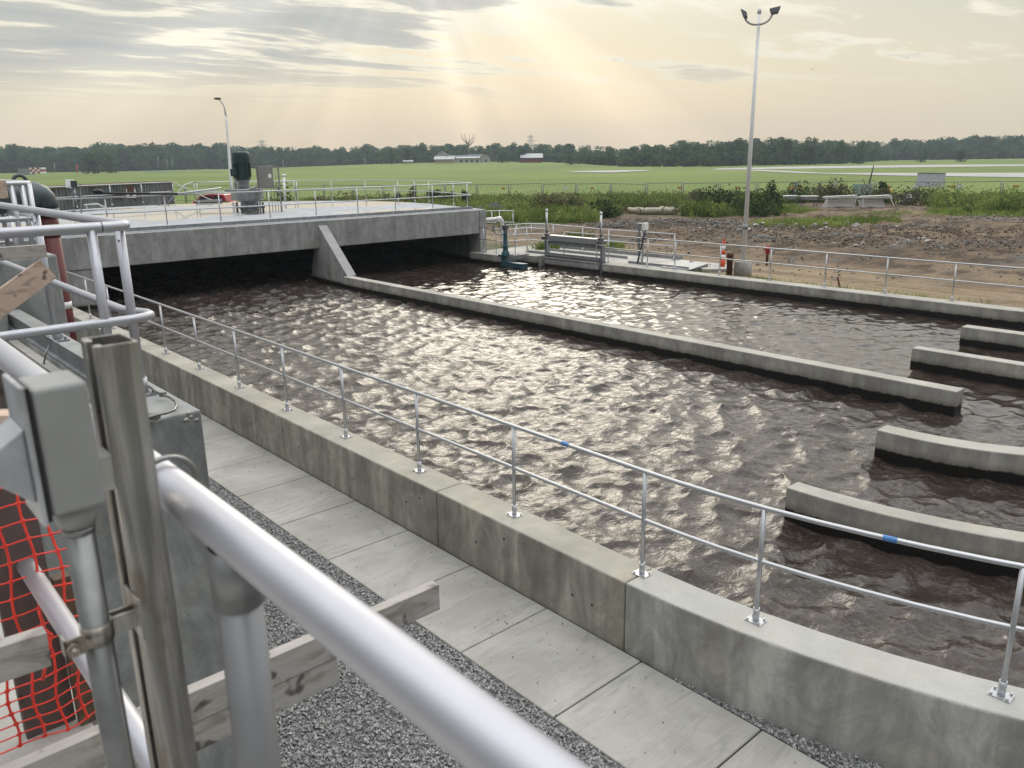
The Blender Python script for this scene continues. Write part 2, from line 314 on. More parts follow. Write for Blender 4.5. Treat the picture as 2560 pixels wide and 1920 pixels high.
# ------------------------------------------------------------------ mesh builder
WLOC = {}
class MB:
    def __init__(s): s.v = []; s.f = []; s.sm = []
    def add(s, vs, fs, sm=False):
        o = len(s.v); s.v += [tuple(v) for v in vs]; s.f += [tuple(i+o for i in f) for f in fs]; s.sm += [sm]*len(fs); return s
    def box(s, x0, x1, y0, y1, z0, z1, top=None):
        if x0 > x1: x0, x1 = x1, x0
        if y0 > y1: y0, y1 = y1, y0
        v = [(x, y, z) for z in (z0, z1) for x, y in ((x0, y0), (x1, y0), (x1, y1), (x0, y1))]
        return s.add(v, [(3, 2, 1, 0), (4, 5, 6, 7), (0, 1, 5, 4), (1, 2, 6, 5), (2, 3, 7, 6), (3, 0, 4, 7)])
    def hexa(s, v): return s.add(v, [(3, 2, 1, 0), (4, 5, 6, 7), (0, 1, 5, 4), (1, 2, 6, 5), (2, 3, 7, 6), (3, 0, 4, 7)])
    def bar(s, p, q, w, h, up=(0, 0, 1)):
        p = Vector(p); q = Vector(q); d = (q-p).normalized(); up = Vector(up); sd = d.cross(up)
        if sd.length < 1e-4: sd = d.cross(Vector((1, 0, 0)))
        sd.normalize(); u = sd.cross(d).normalized(); a = sd*w/2; c = u*h/2
        return s.hexa([p-a-c, p+a-c, q+a-c, q-a-c, p-a+c, p+a+c, q+a+c, q-a+c])
    def tube(s, pts, r, n=12, cap=True, closed=False):
        pts = [Vector(p) for p in pts]; k = len(pts); rs = r if isinstance(r, (list, tuple)) else [r]*k
        rings = []; pu = None
        for i, p in enumerate(pts):
            if closed: dd = pts[(i+1) % k]-pts[i-1]
            elif i == 0: dd = pts[1]-pts[0]
            elif i == k-1: dd = pts[-1]-pts[-2]
            else: dd = (pts[i+1]-p).normalized()+(p-pts[i-1]).normalized()
            dd.normalize()
            if pu is None:
                pu = Vector((0, 0, 1)) if abs(dd.z) < .9 else Vector((1, 0, 0))
            u = (pu-dd*pu.dot(dd)).normalized(); pu = u; w = dd.cross(u)
            rings.append([p+(u*math.cos(2*math.pi*j/n)+w*math.sin(2*math.pi*j/n))*rs[i] for j in range(n)])
        o = len(s.v); s.v += [tuple(v) for rg in rings for v in rg]
        for i in range(k if closed else k-1):
            i2 = (i+1) % k
            for j in range(n):
                s.f.append((o+i*n+j, o+i2*n+j, o+i2*n+(j+1) % n, o+i*n+(j+1) % n)); s.sm.append(True)
        if cap and not closed:
            s.f.append(tuple(o+j for j in range(n))); s.sm.append(False); s.f.append(tuple(o+(k-1)*n+j for j in range(n-1, -1, -1))); s.sm.append(False)
        return s
    def cyl(s, p, q, r, n=16, r2=None): return s.tube([p, q], [r, r2 if r2 is not None else r], n)
    def lathe(s, c, prof, n=20):
        c = Vector(c); return s.tube([c+Vector((0, 0, z)) for z, r in prof], [max(r, .001) for z, r in prof], n)
    def prism(s, poly, z0, z1):
        k = len(poly); v = [(p[0], p[1], z0) for p in poly]+[(p[0], p[1], z1) for p in poly]
        return s.add(v, [tuple(range(k-1, -1, -1)), tuple(range(k, 2*k))]+[(i, (i+1) % k, k+(i+1) % k, k+i) for i in range(k)])
    def strip(s, L, R, z0, z1, caps=True):     # wall band between two polylines (plan), with real thickness
        k = len(L); v = []
        for p, q2 in zip(L, R): v += [(p[0], p[1], z0), (q2[0], q2[1], z0), (q2[0], q2[1], z1), (p[0], p[1], z1)]
        f = []
        for i in range(k-1):
            a, b2 = 4*i, 4*i+4
            f += [(a+3, a+2, b2+2, b2+3), (a, b2, b2+1, a+1), (a, a+3, b2+3, b2), (a+1, b2+1, b2+2, a+2)]
        if caps: f += [(0, 1, 2, 3), (4*k-4, 4*k-1, 4*k-2, 4*k-3)]
        return s.add(v, f)
    def ball(s, c, r, n=10, sq=(1, 1, 1)):
        c = Vector(c); pr = [(math.cos(math.pi*i/8), math.sin(math.pi*i/8)) for i in range(9)]
        o = len(s.v)
        for z, q2 in pr:
            for j in range(n): s.v.append((c.x+r*sq[0]*q2*math.cos(2*math.pi*j/n), c.y+r*sq[1]*q2*math.sin(2*math.pi*j/n), c.z+r*sq[2]*z))
        for i in range(8):
            for j in range(n): s.f.append((o+i*n+j, o+(i+1)*n+j, o+(i+1)*n+(j+1) % n, o+i*n+(j+1) % n)); s.sm.append(True)
        return s
    def build(s, name, mt, parent=None, bevel=0, label=None, seg=2, origin=None):
        V = np.array(s.v, float); lo = V.min(0); hi = V.max(0)
        og = np.array(origin, float) if origin is not None else (np.array([(lo[0]+hi[0])/2, (lo[1]+hi[1])/2, lo[2]]) if parent is None else (lo+hi)/2)
        me = bpy.data.meshes.new(name); me.from_pydata((V-og).tolist(), [], s.f); me.update()
        me.polygons.foreach_set('use_smooth', s.sm); me.materials.append(mt)
        o = bpy.data.objects.new(name, me); COL.objects.link(o); WLOC[o] = Vector(og)
        if parent: o.parent = parent; o.location = Vector(og)-WLOC[parent]
        else: o.location = og
        if bevel:
            bm = o.modifiers.new('bevel', 'BEVEL'); bm.width = bevel; bm.segments = seg; bm.limit_method = 'ANGLE'; bm.angle_limit = math.radians(40)
        if label: o['label'] = label
        return o
def fast(name, V, Fc, mt, smooth=False, parent=None, origin=None):
    V = np.asarray(V, np.float32); Fc = np.asarray(Fc, np.int32); n, k = Fc.shape
    og = np.array(origin if origin is not None else (0, 0, 0), np.float32)
    me = bpy.data.meshes.new(name); me.vertices.add(len(V)); me.vertices.foreach_set('co', (V-og).ravel())
    me.loops.add(n*k); me.loops.foreach_set('vertex_index', Fc.ravel()); me.polygons.add(n)
    me.polygons.foreach_set('loop_start', np.arange(0, n*k, k, dtype=np.int32)); me.polygons.foreach_set('loop_total', np.full(n, k, np.int32))
    me.polygons.foreach_set('use_smooth', np.full(n, smooth)); me.update(calc_edges=True); me.materials.append(mt)
    o = bpy.data.objects.new(name, me); COL.objects.link(o); WLOC[o] = Vector(og.tolist())
    if parent: o.parent = parent; o.location = WLOC[o]-WLOC[parent]
    else: o.location = og.tolist()
    return o
def tag(o, label=None, cat=None, group=None, kind=None):
    if label: o['label'] = label
    if cat: o['category'] = cat
    if group: o['group'] = group
    if kind: o['kind'] = kind
    return o
def thing(name, label, cat, loc, group=None):
    o = bpy.data.objects.new(name, None); COL.objects.link(o); o.location = loc; WLOC[o] = Vector(loc); o.empty_display_size = .1
    return tag(o, label, cat, group)
def copy_tree(o, loc=None, rz=None, sc=None, label=None, parent=None):
    c = o.copy(); COL.objects.link(c)
    if parent: c.parent = parent
    if loc is not None: c.location = loc; WLOC[c] = Vector(loc)
    if rz is not None: c.rotation_euler.z = rz
    if sc is not None: c.scale = sc if isinstance(sc, tuple) else (sc,)*3
    if label: c['label'] = label
    for ch in list(o.children): copy_tree(ch, parent=c)
    return c
# ------------------------------------------------------------------ ground
def sstep(x, a, b): x = np.clip((x-a)/(b-a), 0, 1); return x*x*(3-2*x)
HILL = PD(985, 352, 400)
GZ = -.15
def gh(X, Y):
    s = np.maximum(sstep(X, 22.95, 23.2), sstep(Y, 35, 40))
    d2 = ((X-HILL.x)**2+(Y-HILL.y)**2)/95.**2
    return -.75+(GZ+.75)*s+2.5*np.exp(-d2)
xs = np.unique(np.concatenate([-np.geomspace(12, 3000, 24), np.arange(-10, 22.9, 2.2), [22.95, 23.02, 23.1, 23.2], np.arange(24, 90, 4), np.geomspace(90, 3000, 44)]))
ys = np.unique(np.concatenate([-np.geomspace(12, 3000, 24), np.arange(-10, 34, 3), np.arange(34, 42, 1), np.arange(44, 90, 4), np.geomspace(90, 3000, 44)]))
gx, gy = np.meshgrid(xs, ys); V = np.stack([gx, gy, gh(gx, gy)], -1).reshape(-1, 3)
nx, ny = len(xs), len(ys); ii = (np.arange(ny-1)[:, None]*nx+np.arange(nx-1)[None]).ravel()
tag(fast('ground', V, np.stack([ii, ii+1, ii+nx+1, ii+nx], 1), GRASS, True), kind='structure')
# churned dirt lot beyond the tank, its rough edge dipping under the grass
def nz(x, y, s=1., z=0): return noise.fractal((x*s, y*s, z), 1.0, 2.1, 5)
BND = [(-3, 34.5), (12, 40), (18, 43.5), (24.8, 42.5), (33, 60), (37, 59)]
dxs = np.arange(23.35, 76, .30); dys = np.arange(-16, 50, .34); V = []
edge = [(PZ(px, py, GZ)) for px, py in ((1045, 492), (1150, 484), (1250, 476), (1340, 472), (1365, 461), (1460, 461), (1490, 469), (1560, 470), (1670, 458), (1700, 440), (1800, 438), (1900, 437), (1985, 438), (2050, 455), (2212, 463), (2400, 470))]
EA = np.array([math.atan2(p.x, p.y) for p in edge]); ER = np.array([math.hypot(p.x, p.y) for p in edge])
for y in dys:
    for x in dxs:
        r = math.hypot(x, y); th = math.atan2(x, y); lim = float(np.interp(th, EA, ER))
        e = 1/(1+math.exp(-(lim+nz(x, y, .25)*6-r)/1.2))
        if y > 17 and x < 26.2: e *= max(0., min(1., (x-25.5)/.7))
        rough = max(0., min(1., (x-30)/8))*max(.12, min(1., (lim-r)/16))*.62
        rk = abs(nz(x, y, .35, 3))*.45+abs(nz(x, y, 1.1, 9))*.32
        z = GZ-.12+e*(.16+rough*rk+.03*nz(x, y, 2.2))
        V.append((x, y, z))
nx, ny = len(dxs), len(dys); ii = (np.arange(ny-1)[:, None]*nx+np.arange(nx-1)[None]).ravel()
tag(fast('dirt_ground', V, np.stack([ii, ii+1, ii+nx+1, ii+nx], 1), DIRT, True), kind='structure')
def ground_poly(name, pix, mt, z):
    P_ = []
    for a, b2 in pix:
        zz = z
        for _ in range(6): p = PZ(a, b2, zz); zz = float(gh(np.array(p.x), np.array(p.y)))-GZ+z
        P_.append((p.x, p.y, zz))
    return tag(MB().add(P_, [tuple(range(len(P_)))]).build(name, mt), kind='structure')
ground_poly('runway', [(1535, 366.5), (2300, 357.5), (2300, 354.5), (2000, 356.0), (1700, 360.0), (1550, 364.0)], ASPH, GZ+.06)
ground_poly('taxiway', [(1640, 366.5), (1790, 373.5), (2300, 373.0), (2300, 384.0), (1900, 378.5), (1700, 372.5), (1600, 367.0)], ASPH, GZ+.08)
ground_poly('taxiway_spur', [(1225, 372.0), (1245, 369.6), (1340, 367.6), (1410, 367.0), (1395, 369.0), (1330, 372.3)], ASPH, GZ+.12)
# ------------------------------------------------------------------ tank
CX, CY = 14.2, 4.36
def arc(r, a0, a1, n=28): return [(CX-r*math.cos(a0+(a1-a0)*i/n), CY-r*math.sin(a0+(a1-a0)*i/n)) for i in range(n+1)]
pw = thing('tank_wall', 'long grey concrete wall around the brown water of the oval tank, carrying handrails', 'wall', (5.5, 4.4, -.75))
MB().strip([(5.28, 32), (5.28, 18.2)], [(5.70, 32), (5.70, 18.2)], -.78, 0).build('wall_section', CWALL, pw, .02)
MB().strip([(5.28, 18.19), (5.28, 7.35)], [(5.70, 18.19), (5.70, 7.35)], -.78, -.001).build('wall_section', CWALL, pw, .02)
MB().strip([(5.28, 7.34), (5.28, 4.37)], [(5.70, 7.34), (5.70, 4.37)], -.78, 0).build('wall_section', CWALL, pw, .02)
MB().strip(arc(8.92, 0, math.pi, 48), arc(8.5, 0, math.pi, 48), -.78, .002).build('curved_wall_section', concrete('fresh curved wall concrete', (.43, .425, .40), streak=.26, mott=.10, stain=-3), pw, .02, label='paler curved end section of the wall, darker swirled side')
MB().strip([(22.7, 4.35), (22.7, 20.3)], [(23.25, 4.35), (23.25, 20.3)], -1.2, 0).build('wall_section', CONC, pw, .02)
dw = thing('divider_wall', 'long straight concrete divider wall splitting the tank water, sloping brace at its far end', 'wall', (14.3, 4.65, -1))
MB().strip([(14.13, 4.65), (14.13, 24.6)], [(14.45, 4.65), (14.45, 24.6)], -1.2, 0).build('wall', CONC, dw, .015)
MB().hexa([(14.3, 24.61, -1.2), (14.66, 24.61, -1.2), (14.86, 27.9, -1.2), (14.5, 27.9, -1.2), (14.3, 24.61, .003), (14.66, 24.61, .003), (14.86, 26.89, 1.72), (14.5, 26.89, 1.72)]).build('sloping_brace', CDECK, dw, .01)
def baffle(r0, r1, side, tail, label, a1=1.35):
    A = arc(r1, 0, a1, 24) if side < 0 else arc(r1, math.pi, math.pi-a1, 24); B = arc(r0, 0, a1, 24) if side < 0 else arc(r0, math.pi, math.pi-a1, 24)
    L = [(A[0][0], CY+tail)]+A; R2 = [(B[0][0], CY+tail)]+B
    tag(MB().strip(L, R2, -1.2, 0).build('curved_baffle_wall', CONC, None, .015), label, 'wall', 'curved concrete baffles in the tank bend')
baffle(5.50, 5.77, -1, .15, 'curved concrete baffle nearest the front handrail, black wet band at its waterline')
baffle(2.58, 2.92, -1, .35, 'curved concrete baffle just right of and below the end of the straight divider wall')
baffle(2.64, 2.93, 1, 2.15, 'second baffle beyond the divider wall end, straight in view, between divider and farthest baffle')
baffle(5.56, 5.90, 1, 2.25, 'farthest short baffle at the right edge, nearest the far tank wall')
# water: real waves
wx = np.concatenate([np.arange(5.66, 14.3, .045), np.arange(14.3, 23.2, .06)]); wy = np.concatenate([np.arange(-4.4, 12, .045), np.arange(12, 34, .075)])
WX, WY = np.meshgrid(wx, wy); Hh = np.zeros_like(WX); DX = np.zeros_like(WX); DY = np.zeros_like(WX)
rg = np.random.default_rng(5)
near = 1-sstep(WX, 14.0, 14.6); ampN = near*(.55+.45*sstep(WY, -4, 5))*(1.0+.7*sstep(WY, 20, 26))+ (1-near)*.72
for i in range(130):
    lam = float(np.exp(rg.uniform(math.log(.17), math.log(1.1)))); k = 2*math.pi/lam
    th = rg.normal(math.radians(96), math.radians(42)) if i % 3 else rg.uniform(0, 2*math.pi); ph = rg.uniform(0, 6.28)
    am = .0064*lam**.85*rg.uniform(.4, 1.2)
    ms = 1.0 if i % 2 else .5+.5*np.sin(WX*rg.uniform(.2, .9)+rg.uniform(0, 6))*np.cos(WY*rg.uniform(.2, .9)+rg.uniform(0, 6))
    p = k*(WX*math.cos(th)+WY*math.sin(th))+ph+.8*np.sin(WX*.7+i)+.8*np.cos(WY*.55+i*2)
    Hh += ampN*am*ms*np.cos(p); DX -= ampN*am*ms*np.sin(p)*math.cos(th)*1.5; DY -= ampN*am*ms*np.sin(p)*math.sin(th)*1.5
ed = np.minimum(1, np.minimum(np.abs(WX-5.66), np.abs(WX-23.1))/.2)
V = np.stack([WX+DX*ed, WY+DY, -.43+Hh], -1).reshape(-1, 3)
nx, ny = len(wx), len(wy); ii = (np.arange(ny-1)[:, None]*nx+np.arange(nx-1)[None])
cxm = (WX[:-1, :-1]+WX[1:, 1:])/2; cym = (WY[:-1, :-1]+WY[1:, 1:])/2
keep = (cym > CY) | ((cxm-CX)**2+(cym-CY)**2 < 8.65**2)
ii = ii[keep]
tag(fast('water', V, np.stack([ii, ii+1, ii+nx+1, ii+nx], 1), WATER, True), kind='structure')
# ------------------------------------------------------------------ walkway slabs and gravel
w = MB(); yy = 5.41
for k in range(-4, 12):
    y0 = 5.41+1.28*k-(.0); w.box(4.10, 5.262, y0+.007, y0+1.273, -.83, -.725+.002*math.sin(k*5))
pth_ = tag(w.build('path', WALK, None, .012), kind='structure')
w = MB()
for k in range(-4, 13): w.box(4.11, 5.25, 5.41+1.28*k-.006, 5.41+1.28*k+.006, -.80, -.737)
w.box(5.262, 5.279, 0, 20, -.80, -.735)
w.build('joint_filler', simple('dark joint filler', (.035, .032, .028), .95), pth_)
def stones(name, region, dens, size, seed, mt=STONE, z=None, label=None):
    g = np.random.default_rng(seed); P = []
    for (x0, x1, y0, y1, dn) in region:
        n = int((x1-x0)*(y1-y0)*dens*dn); P.append(np.stack([g.uniform(x0, x1, n), g.uniform(y0, y1, n)], 1))
    P = np.concatenate(P)
    ok = ~((P[:, 0] > 4.09) & (P[:, 0] < 5.275)) if z is None else P[:, 0] > 0
    rr = np.hypot(P[:, 0]-CX, P[:, 1]-CY); ok &= (P[:, 1] > CY) | (rr > 8.93); ok &= P[:, 0] < 5.28+np.where(P[:, 1] < CY, 3, 0)
    P = P[ok]; n = len(P)
    base = np.array([(1, 0, 0), (-1, 0, 0), (0, 1, 0), (0, -1, 0), (0, 0, 1), (0, 0, -1)], float)
    fc = np.array([(0, 2, 4), (2, 1, 4), (1, 3, 4), (3, 0, 4), (2, 0, 5), (1, 2, 5), (3, 1, 5), (0, 3, 5)])
    sc = g.uniform(.6, 1.2, (n, 1, 3))*g.uniform(.45, 1.35, (n, 1, 1))*size; jit = g.uniform(-.35, .35, (n, 6, 3))
    v = (base[None]+jit)*sc
    an = g.uniform(0, 6.28, (n, 3)); c, s = np.cos(an), np.sin(an)
    for ax, (i, j) in enumerate(((0, 1), (1, 2), (0, 2))):
        a, b2 = v[:, :, i].copy(), v[:, :, j].copy(); v[:, :, i] = a*c[:, ax, None]-b2*s[:, ax, None]; v[:, :, j] = a*s[:, ax, None]+b2*c[:, ax, None]
    zz = g.uniform(-.012, .012, n)*(z is None)+(-.745 if z is None else z); v += np.concatenate([P, zz[:, None]], 1)[:, None]
    Fc = (fc[None]+np.arange(n)[:, None, None]*6).reshape(-1, 3)
    return tag(fast(name, v.reshape(-1, 3), Fc, mt), kind='stuff', label=label, cat='gravel')
g = random.Random(4); w = MB()
for (y, z) in ((5.05, -.42), (4.78, -.42), (6.6, -.40), (8.0, -.35), (9.3, -.42), (10.9, -.38), (6.1, -.18), (7.7, -.2), (12.6, -.4)):
    w.cyl((5.2815, y, z), (5.2785, y, z), .016, 10).cyl((5.2784, y, z), (5.2780, y, z), .009, 8)
w.build('tie_hole', simple('dark tie hole', (.05, .048, .042), .9), pw)
stones('spilled_gravel', [(4.12, 5.2, 1, 12, 1)], 9, .009, 9, label='a few crushed stones spilled on the slabs', z=-.715)
stones('gravel', [(.9, 4.1, 2.6, 5.5, 1), (.9, 4.1, 5.5, 8.5, .8), (2.2, 4.1, 8.5, 14, .6), (5.27, 7.4, -1, 4.4, .8)], 3400, .0175, 3, label='loose grey crushed stone beside the concrete path')
# ------------------------------------------------------------------ railings
def railing(label, base, posts, z, h=1.06, r=.0215, group=None, name='handrail', mid=.54, plate=True, ends=None, mt=ALU, prong=None):
    b0 = posts[len(posts)//2] if posts else base[0]
    t_ = thing(name, label, 'railing', (b0[0], b0[1], z), group)
    MB().tube([(p[0], p[1], z+h) for p in base], r, 12).build('top_rail', mt, t_)
    MB().tube([(p[0], p[1], z+h*mid) for p in base], r*.92, 12).build('mid_rail', mt, t_)
    for p in posts:
        po = MB().cyl((p[0], p[1], z+.01), (p[0], p[1], z+h-.005), r*.95, 12).cyl((p[0], p[1], z+.01), (p[0], p[1], z+.13), r*1.3, 12).build('post', mt, t_)
        if plate:
            pl = MB().box(p[0]-.06, p[0]+.06, p[1]-.075, p[1]+.075, z, z+.012)
            for sx in (-.045, .045):
                for sy in (-.055, .055): pl.cyl((p[0]+sx, p[1]+sy, z+.012), (p[0]+sx, p[1]+sy, z+.03), .011, 6)
            pl.build('base_plate', GALVD if False else ALU, po)
    return t_
def rpos(s): a_ = s/8.68; return (CX-8.68*math.cos(a_), CY-8.68*math.sin(a_))
near_posts = [(5.52, 4.36+1.83*k) for k in range(13, -1, -1)]+[rpos(s) for s in (1.19, 3.02, 4.85, 6.68)]
near_base = [(5.52, 30), (5.52, 4.36)]+[rpos(s*.4) for s in range(1, 20)]
nr = railing('aluminium handrail along the near tank wall, two blue tape marks on its top rail', near_base, near_posts, 0)
for px, py in ((1222, 961), (1923, 1160)):
    best = None
    for i in range(3000):
        s_ = -8+i*.005; p = (5.52, 4.36-s_) if s_ < 0 else rpos(s_)
        v = Vector((p[0], p[1], 1.06))-CAM; q_ = v.dot(FW); X = (1280+F*v.dot(RT)/q_)/KD; Y = (960-F*v.dot(UP)/q_)/KD
        e = abs(X-px)+abs(Y-py)*.2
        if best is None or e < best[0]: best = (e, s_)
    s_ = best[1]; A_ = [((5.52, 4.36-q_) if q_ < 0 else rpos(q_)) for q_ in (s_-.05, s_+.05)]
    MB().tube([(A_[0][0], A_[0][1], 1.06), (A_[1][0], A_[1][1], 1.06)], .0235, 12, cap=False).build('tape_band', TAPE, nr)
far_p = [(23.1, y) for y in (20.35, 18.47, 17.25, 15.4, 13.53, 11.69, 9.87, 8.06, 6.25, 4.42)]
def fpos(s): a_ = s/8.85; return (CX+8.85*math.cos(a_), CY-8.85*math.sin(a_))
railing('aluminium handrail along the far tank wall in front of the churned dirt', [(23.1, 22.7), (23.1, 4.42)]+[fpos(s*.5) for s in range(1, 10)], [(23.1, 22.7)]+far_p+[fpos(1.7), fpos(3.5)], 0, 1.02)
railing('kinked railing behind the blue handwheel stand, beside the covered deck', [(22.05, 26.75), (22.1, 25.05), (22.45, 24.95), (23.28, 25.05), (23.35, 23.85)], [(22.05, 26.45), (22.1, 25.7), (22.12, 25.05), (22.45, 24.9), (23.25, 25.05), (23.35, 23.95)], 0, 1.05, .019)
railing('longest railing at the back edge of the weir platform', [(23.9, 27.3), (25.3, 27.1), (25.6, 26.0), (25.2, 22.5), (25.3, 18.9)], [(24.6, 27.2), (25.35, 27.0), (25.55, 25.8), (25.35, 23.8), (25.2, 22.2), (25.25, 20.5), (25.3, 18.95)], 0, 1.0, .02)
# ------------------------------------------------------------------ weir platform
pf = thing('weir_platform', 'concrete and aluminium plate platform behind the weir gate on the far wall', 'platform', (24, 22, -.2))
MB().box(23.255, 25.7, 16.9, 23.9, -.8, -.004).build('floor_slab', CPALE, pf, .01)
MB().box(22.88, 25.7, 23.91, 27.2, -.8, -.002).build('floor_slab', CPALE, pf, .01)
MB().box(21.86, 22.87, 25.12, 27.2, -1.2, 0).build('wing_wall', CONC, pf, .02)
MB().box(22.74, 23.2, 23.95, 25.1, -1.2, -.003).build('wing_wall', CONC, pf, .02)
MB().box(25.62, 25.66, 18.8, 26.6, -.02, .13).box(23.5, 23.53, 16.95, 19.7, -.02, .09).box(23.42, 23.45, 24.0, 25.3, -.02, .10).box(24.5, 24.53, 20.6, 25.0, 0, .10).build('kick_plate', GALVD, pf)
MB().hexa([(23.3, 18.0, .004), (24.9, 18.3, .004), (24.6, 16.9, .004), (23.4, 16.8, .004), (23.3, 18.0, .03), (24.9, 18.3, .12), (24.6, 16.9, .12), (23.4, 16.8, .03)]).hexa([(24.6, 17.7, -.5), (24.95, 17.7, -.5), (24.95, 16.4, -.5), (24.6, 16.4, -.5), (24.6, 17.7, .16), (24.65, 17.7, .16), (24.95, 16.4, -.1), (24.9, 16.4, -.1)]).build('step_plate', GALVD, pf)
# weir gate
wg = thing('weir_gate', 'motorised weir gate in a steel frame with a long silver cover on the far wall', 'gate', (23.15, 22.2, -.5))
for y in (23.72, 20.68):
    MB().box(23.06, 23.26, y-.05, y+.05, -.9, .62).box(23.02, 23.30, y-.012, y+.012, -.9, .62).build('frame_post', GALVD, wg, .004)
    sg = -1 if y > 22 else 1
    MB().cyl((23.0, y+sg*.17, -.8), (23.0, y+sg*.17, .68), .02, 8).build('stem', GALV, wg)
    MB().box(22.95, 23.22, y+sg*.0-.13, y+.13, .66, .80).lathe((23.1, y+sg*.05, .80), [(0, .10), (.06, .13), (.12, .12), (.14, .04)], 14).build('gearbox', GALV, wg, .01)
    tb = MB().cyl((23.08, y+sg*.05, .93), (23.08, y+sg*.05, 1.05), .055, 12).build('collar', CAST, wg)
    tb = MB().cyl((23.08, y+sg*.05, 1.05), (23.08, y+sg*.05, 1.78), .042, 12).cyl((23.08, y+sg*.05, 1.78), (23.08, y+sg*.05, 1.88), .052, 12).build('indicator_tube', WHITE, wg)
    MB().box(23.03, 23.04, y+sg*.05-.012, y+sg*.05+.012, 1.08, 1.5).build('indicator_slot', BLACK, tb)
MB().box(22.98, 23.28, 20.9, 23.5, .64, .86).build('cover', simple('brushed cover', (.50, .50, .51), .35, .6, .06, 5), wg, .01)
MB().box(23.04, 23.24, 20.62, 23.78, .48, .62).build('top_beam', GALVD, wg, .004)
MB().box(23.04, 23.12, 20.72, 23.68, .0, .16).box(22.98, 23.16, 20.72, 23.68, .05, .07).build('cross_beam', GALVD, wg, .004)
MB().box(22.96, 23.03, 20.72, 23.68, -.75, -.05).box(22.93, 23.07, 20.72, 23.68, -.06, -.035).build('gate_leaf', CDECK, wg, .004)
# handwheel gate stand
hs = thing('gate_stand', 'teal pedestal with grey handwheel and boom over the water by the deck', 'gate stand', (22.0, 25.05, 0))
MB().box(21.8, 22.25, 24.82, 25.25, .002, .05).lathe((22.03, 25.03, .05), [(0, .17), (.05, .17), (.12, .12), (.3, .10), (.34, .12), (.37, .12), (.38, .095), (1.0, .075), (1.02, .11), (1.08, .11)], 18).build('pedestal', TEAL, hs, .004)
MB().box(21.93, 22.13, 24.93, 25.13, 1.08, 1.24).build('gear_head', CAST, hs, .01)
wc = Vector((21.75, 25.05, 1.13)); e1_ = RT.copy(); e1_.z = 0; e1_.normalize(); e2_ = Vector((0, 0, 1))
hw = MB().tube([wc+(e1_*math.cos(x)+e2_*math.sin(x))*.27 for x in np.linspace(0, 2*math.pi, 28, endpoint=False)], .024, 8, closed=True).tube([wc, (22.0, 25.03, 1.13)], .02, 8)
for x in (math.pi/2, math.pi*7/6, -math.pi/6): hw.tube([wc, wc+(e1_*math.cos(x)+e2_*math.sin(x))*.27], .013, 6)
hw.build('handwheel', GALV, hs)
MB().box(21.80, 22.10, 23.75, 25.1, -.42, -.24).box(21.78, 22.12, 23.74, 25.1, -.24, -.225).build('boom', TEAL, hs, .005)
MB().box(21.86, 21.98, 24.95, 25.1, -.9, 0).build('guide', TEAL, hs, .005)
MB().bar((22.1, 25.0, -.12), (22.85, 24.5, -.03), .06, .16).build('bracket', GALVD, hs)
# instrument post, leaning pole
ip = thing('instrument_post', 'small instrument box on a slotted steel post on the weir platform', 'instrument', (24.1, 19.6, 0))
for dy in (-.09, .09): MB().box(24.07, 24.12, 19.6+dy-.02, 19.6+dy+.02, 0, 1.3).build('upright', GALVD, ip)
MB().box(24.0, 24.2, 19.4, 19.78, 1.24, 1.45).build('housing', GALVD, ip, .01); MB().box(23.98, 24.22, 19.36, 19.50, 1.20, 1.47).build('sun_shield', WHITE, ip, .01)
for zz in (.5, .62, .78, .92): MB().box(24.0, 24.06, 19.53, 19.67, zz, zz+.07).build('fitting', GALV, ip)
MB().tube([(24.0, 19.6, 1.2), (23.95, 19.7, .9), (24.0, 19.65, .5), (23.9, 19.55, .2), (23.9, 19.4, .1), (23.9, 19.4, 0)], .012, 6).build('cable', CAST, ip)
a_ = PX(1394.8, 497, 23.0); b_ = PZ(1368, 601, -.6); MBp = MB().tube([b_, a_], [.035, .022], 10)
lp = thing('probe_pole', 'black pole leaning on the far handrail with its foot in the water', 'pole', b_)
MBp.build('pole', BLACK, lp); c_ = b_.lerp(a_, .84); MB().box(c_.x-.05, c_.x+.09, c_.y-.09, c_.y+.06, c_.z-.05, c_.z+.04).build('clamp', CAST, lp, .01)
# rail and white pipe beyond deck corner
railing('short high railing behind the deck corner above the white pipe', [(24.4, 30.4), (26.0, 30), (26.3, 29.2)], [(25.6, 30.05), (26.0, 29.95), (26.3, 29.3)], .25, 1.18, .022, plate=False)
wp = MB().tube([(22.4, 27.6), (24.0, 27.5)] and [(22.4, 27.75, 1.26), (23.85, 27.5, 1.29), (23.95, 27.49, 1.27), (24.0, 27.48, 1.2), (24.0, 27.48, -.1)], .075, 14)
tag(wp.cyl((23.7, 27.53, 1.285), (23.95, 27.49, 1.29), .095, 14).build('white_pipe', WHITE), 'white plastic pipe leaving the deck side and turning down by the corner', 'pipe')
# ------------------------------------------------------------------ covered deck
dk = thing('concrete_deck', 'raised concrete deck over the far end of the tank, front beam above black openings', 'deck', (14, 31, -.7))
DCX, DCY = 14.2, 34.4
arcD = [(DCX+9.5*math.cos(x), DCY+9.2*math.sin(x)) for x in np.linspace(0, math.pi, 30)]
outl = [(5.15, 27.55), (5.15, 27.0), (22.42, 27.0), (22.42, 27.2), (23.0, 29.6), (23.6, 32.6)]+arcD+[(4.7, 30)]
outl2 = [(5.15, 27.0), (22.42, 27.0), (23.0, 29.6), (23.6, 32.6)]+arcD+[(4.7, 30)]
MB().prism(outl2, 1.35, 1.8).build('slab', WETTOP, dk)
MB().box(5.05, 22.42, 26.75, 26.998, .80, 1.78).build('front_beam', CDECK, dk, .02)
MB().box(22.08, 22.43, 26.7, 27.4, -1.2, 1.785).build('corner_wall', CDECK, dk, .02)
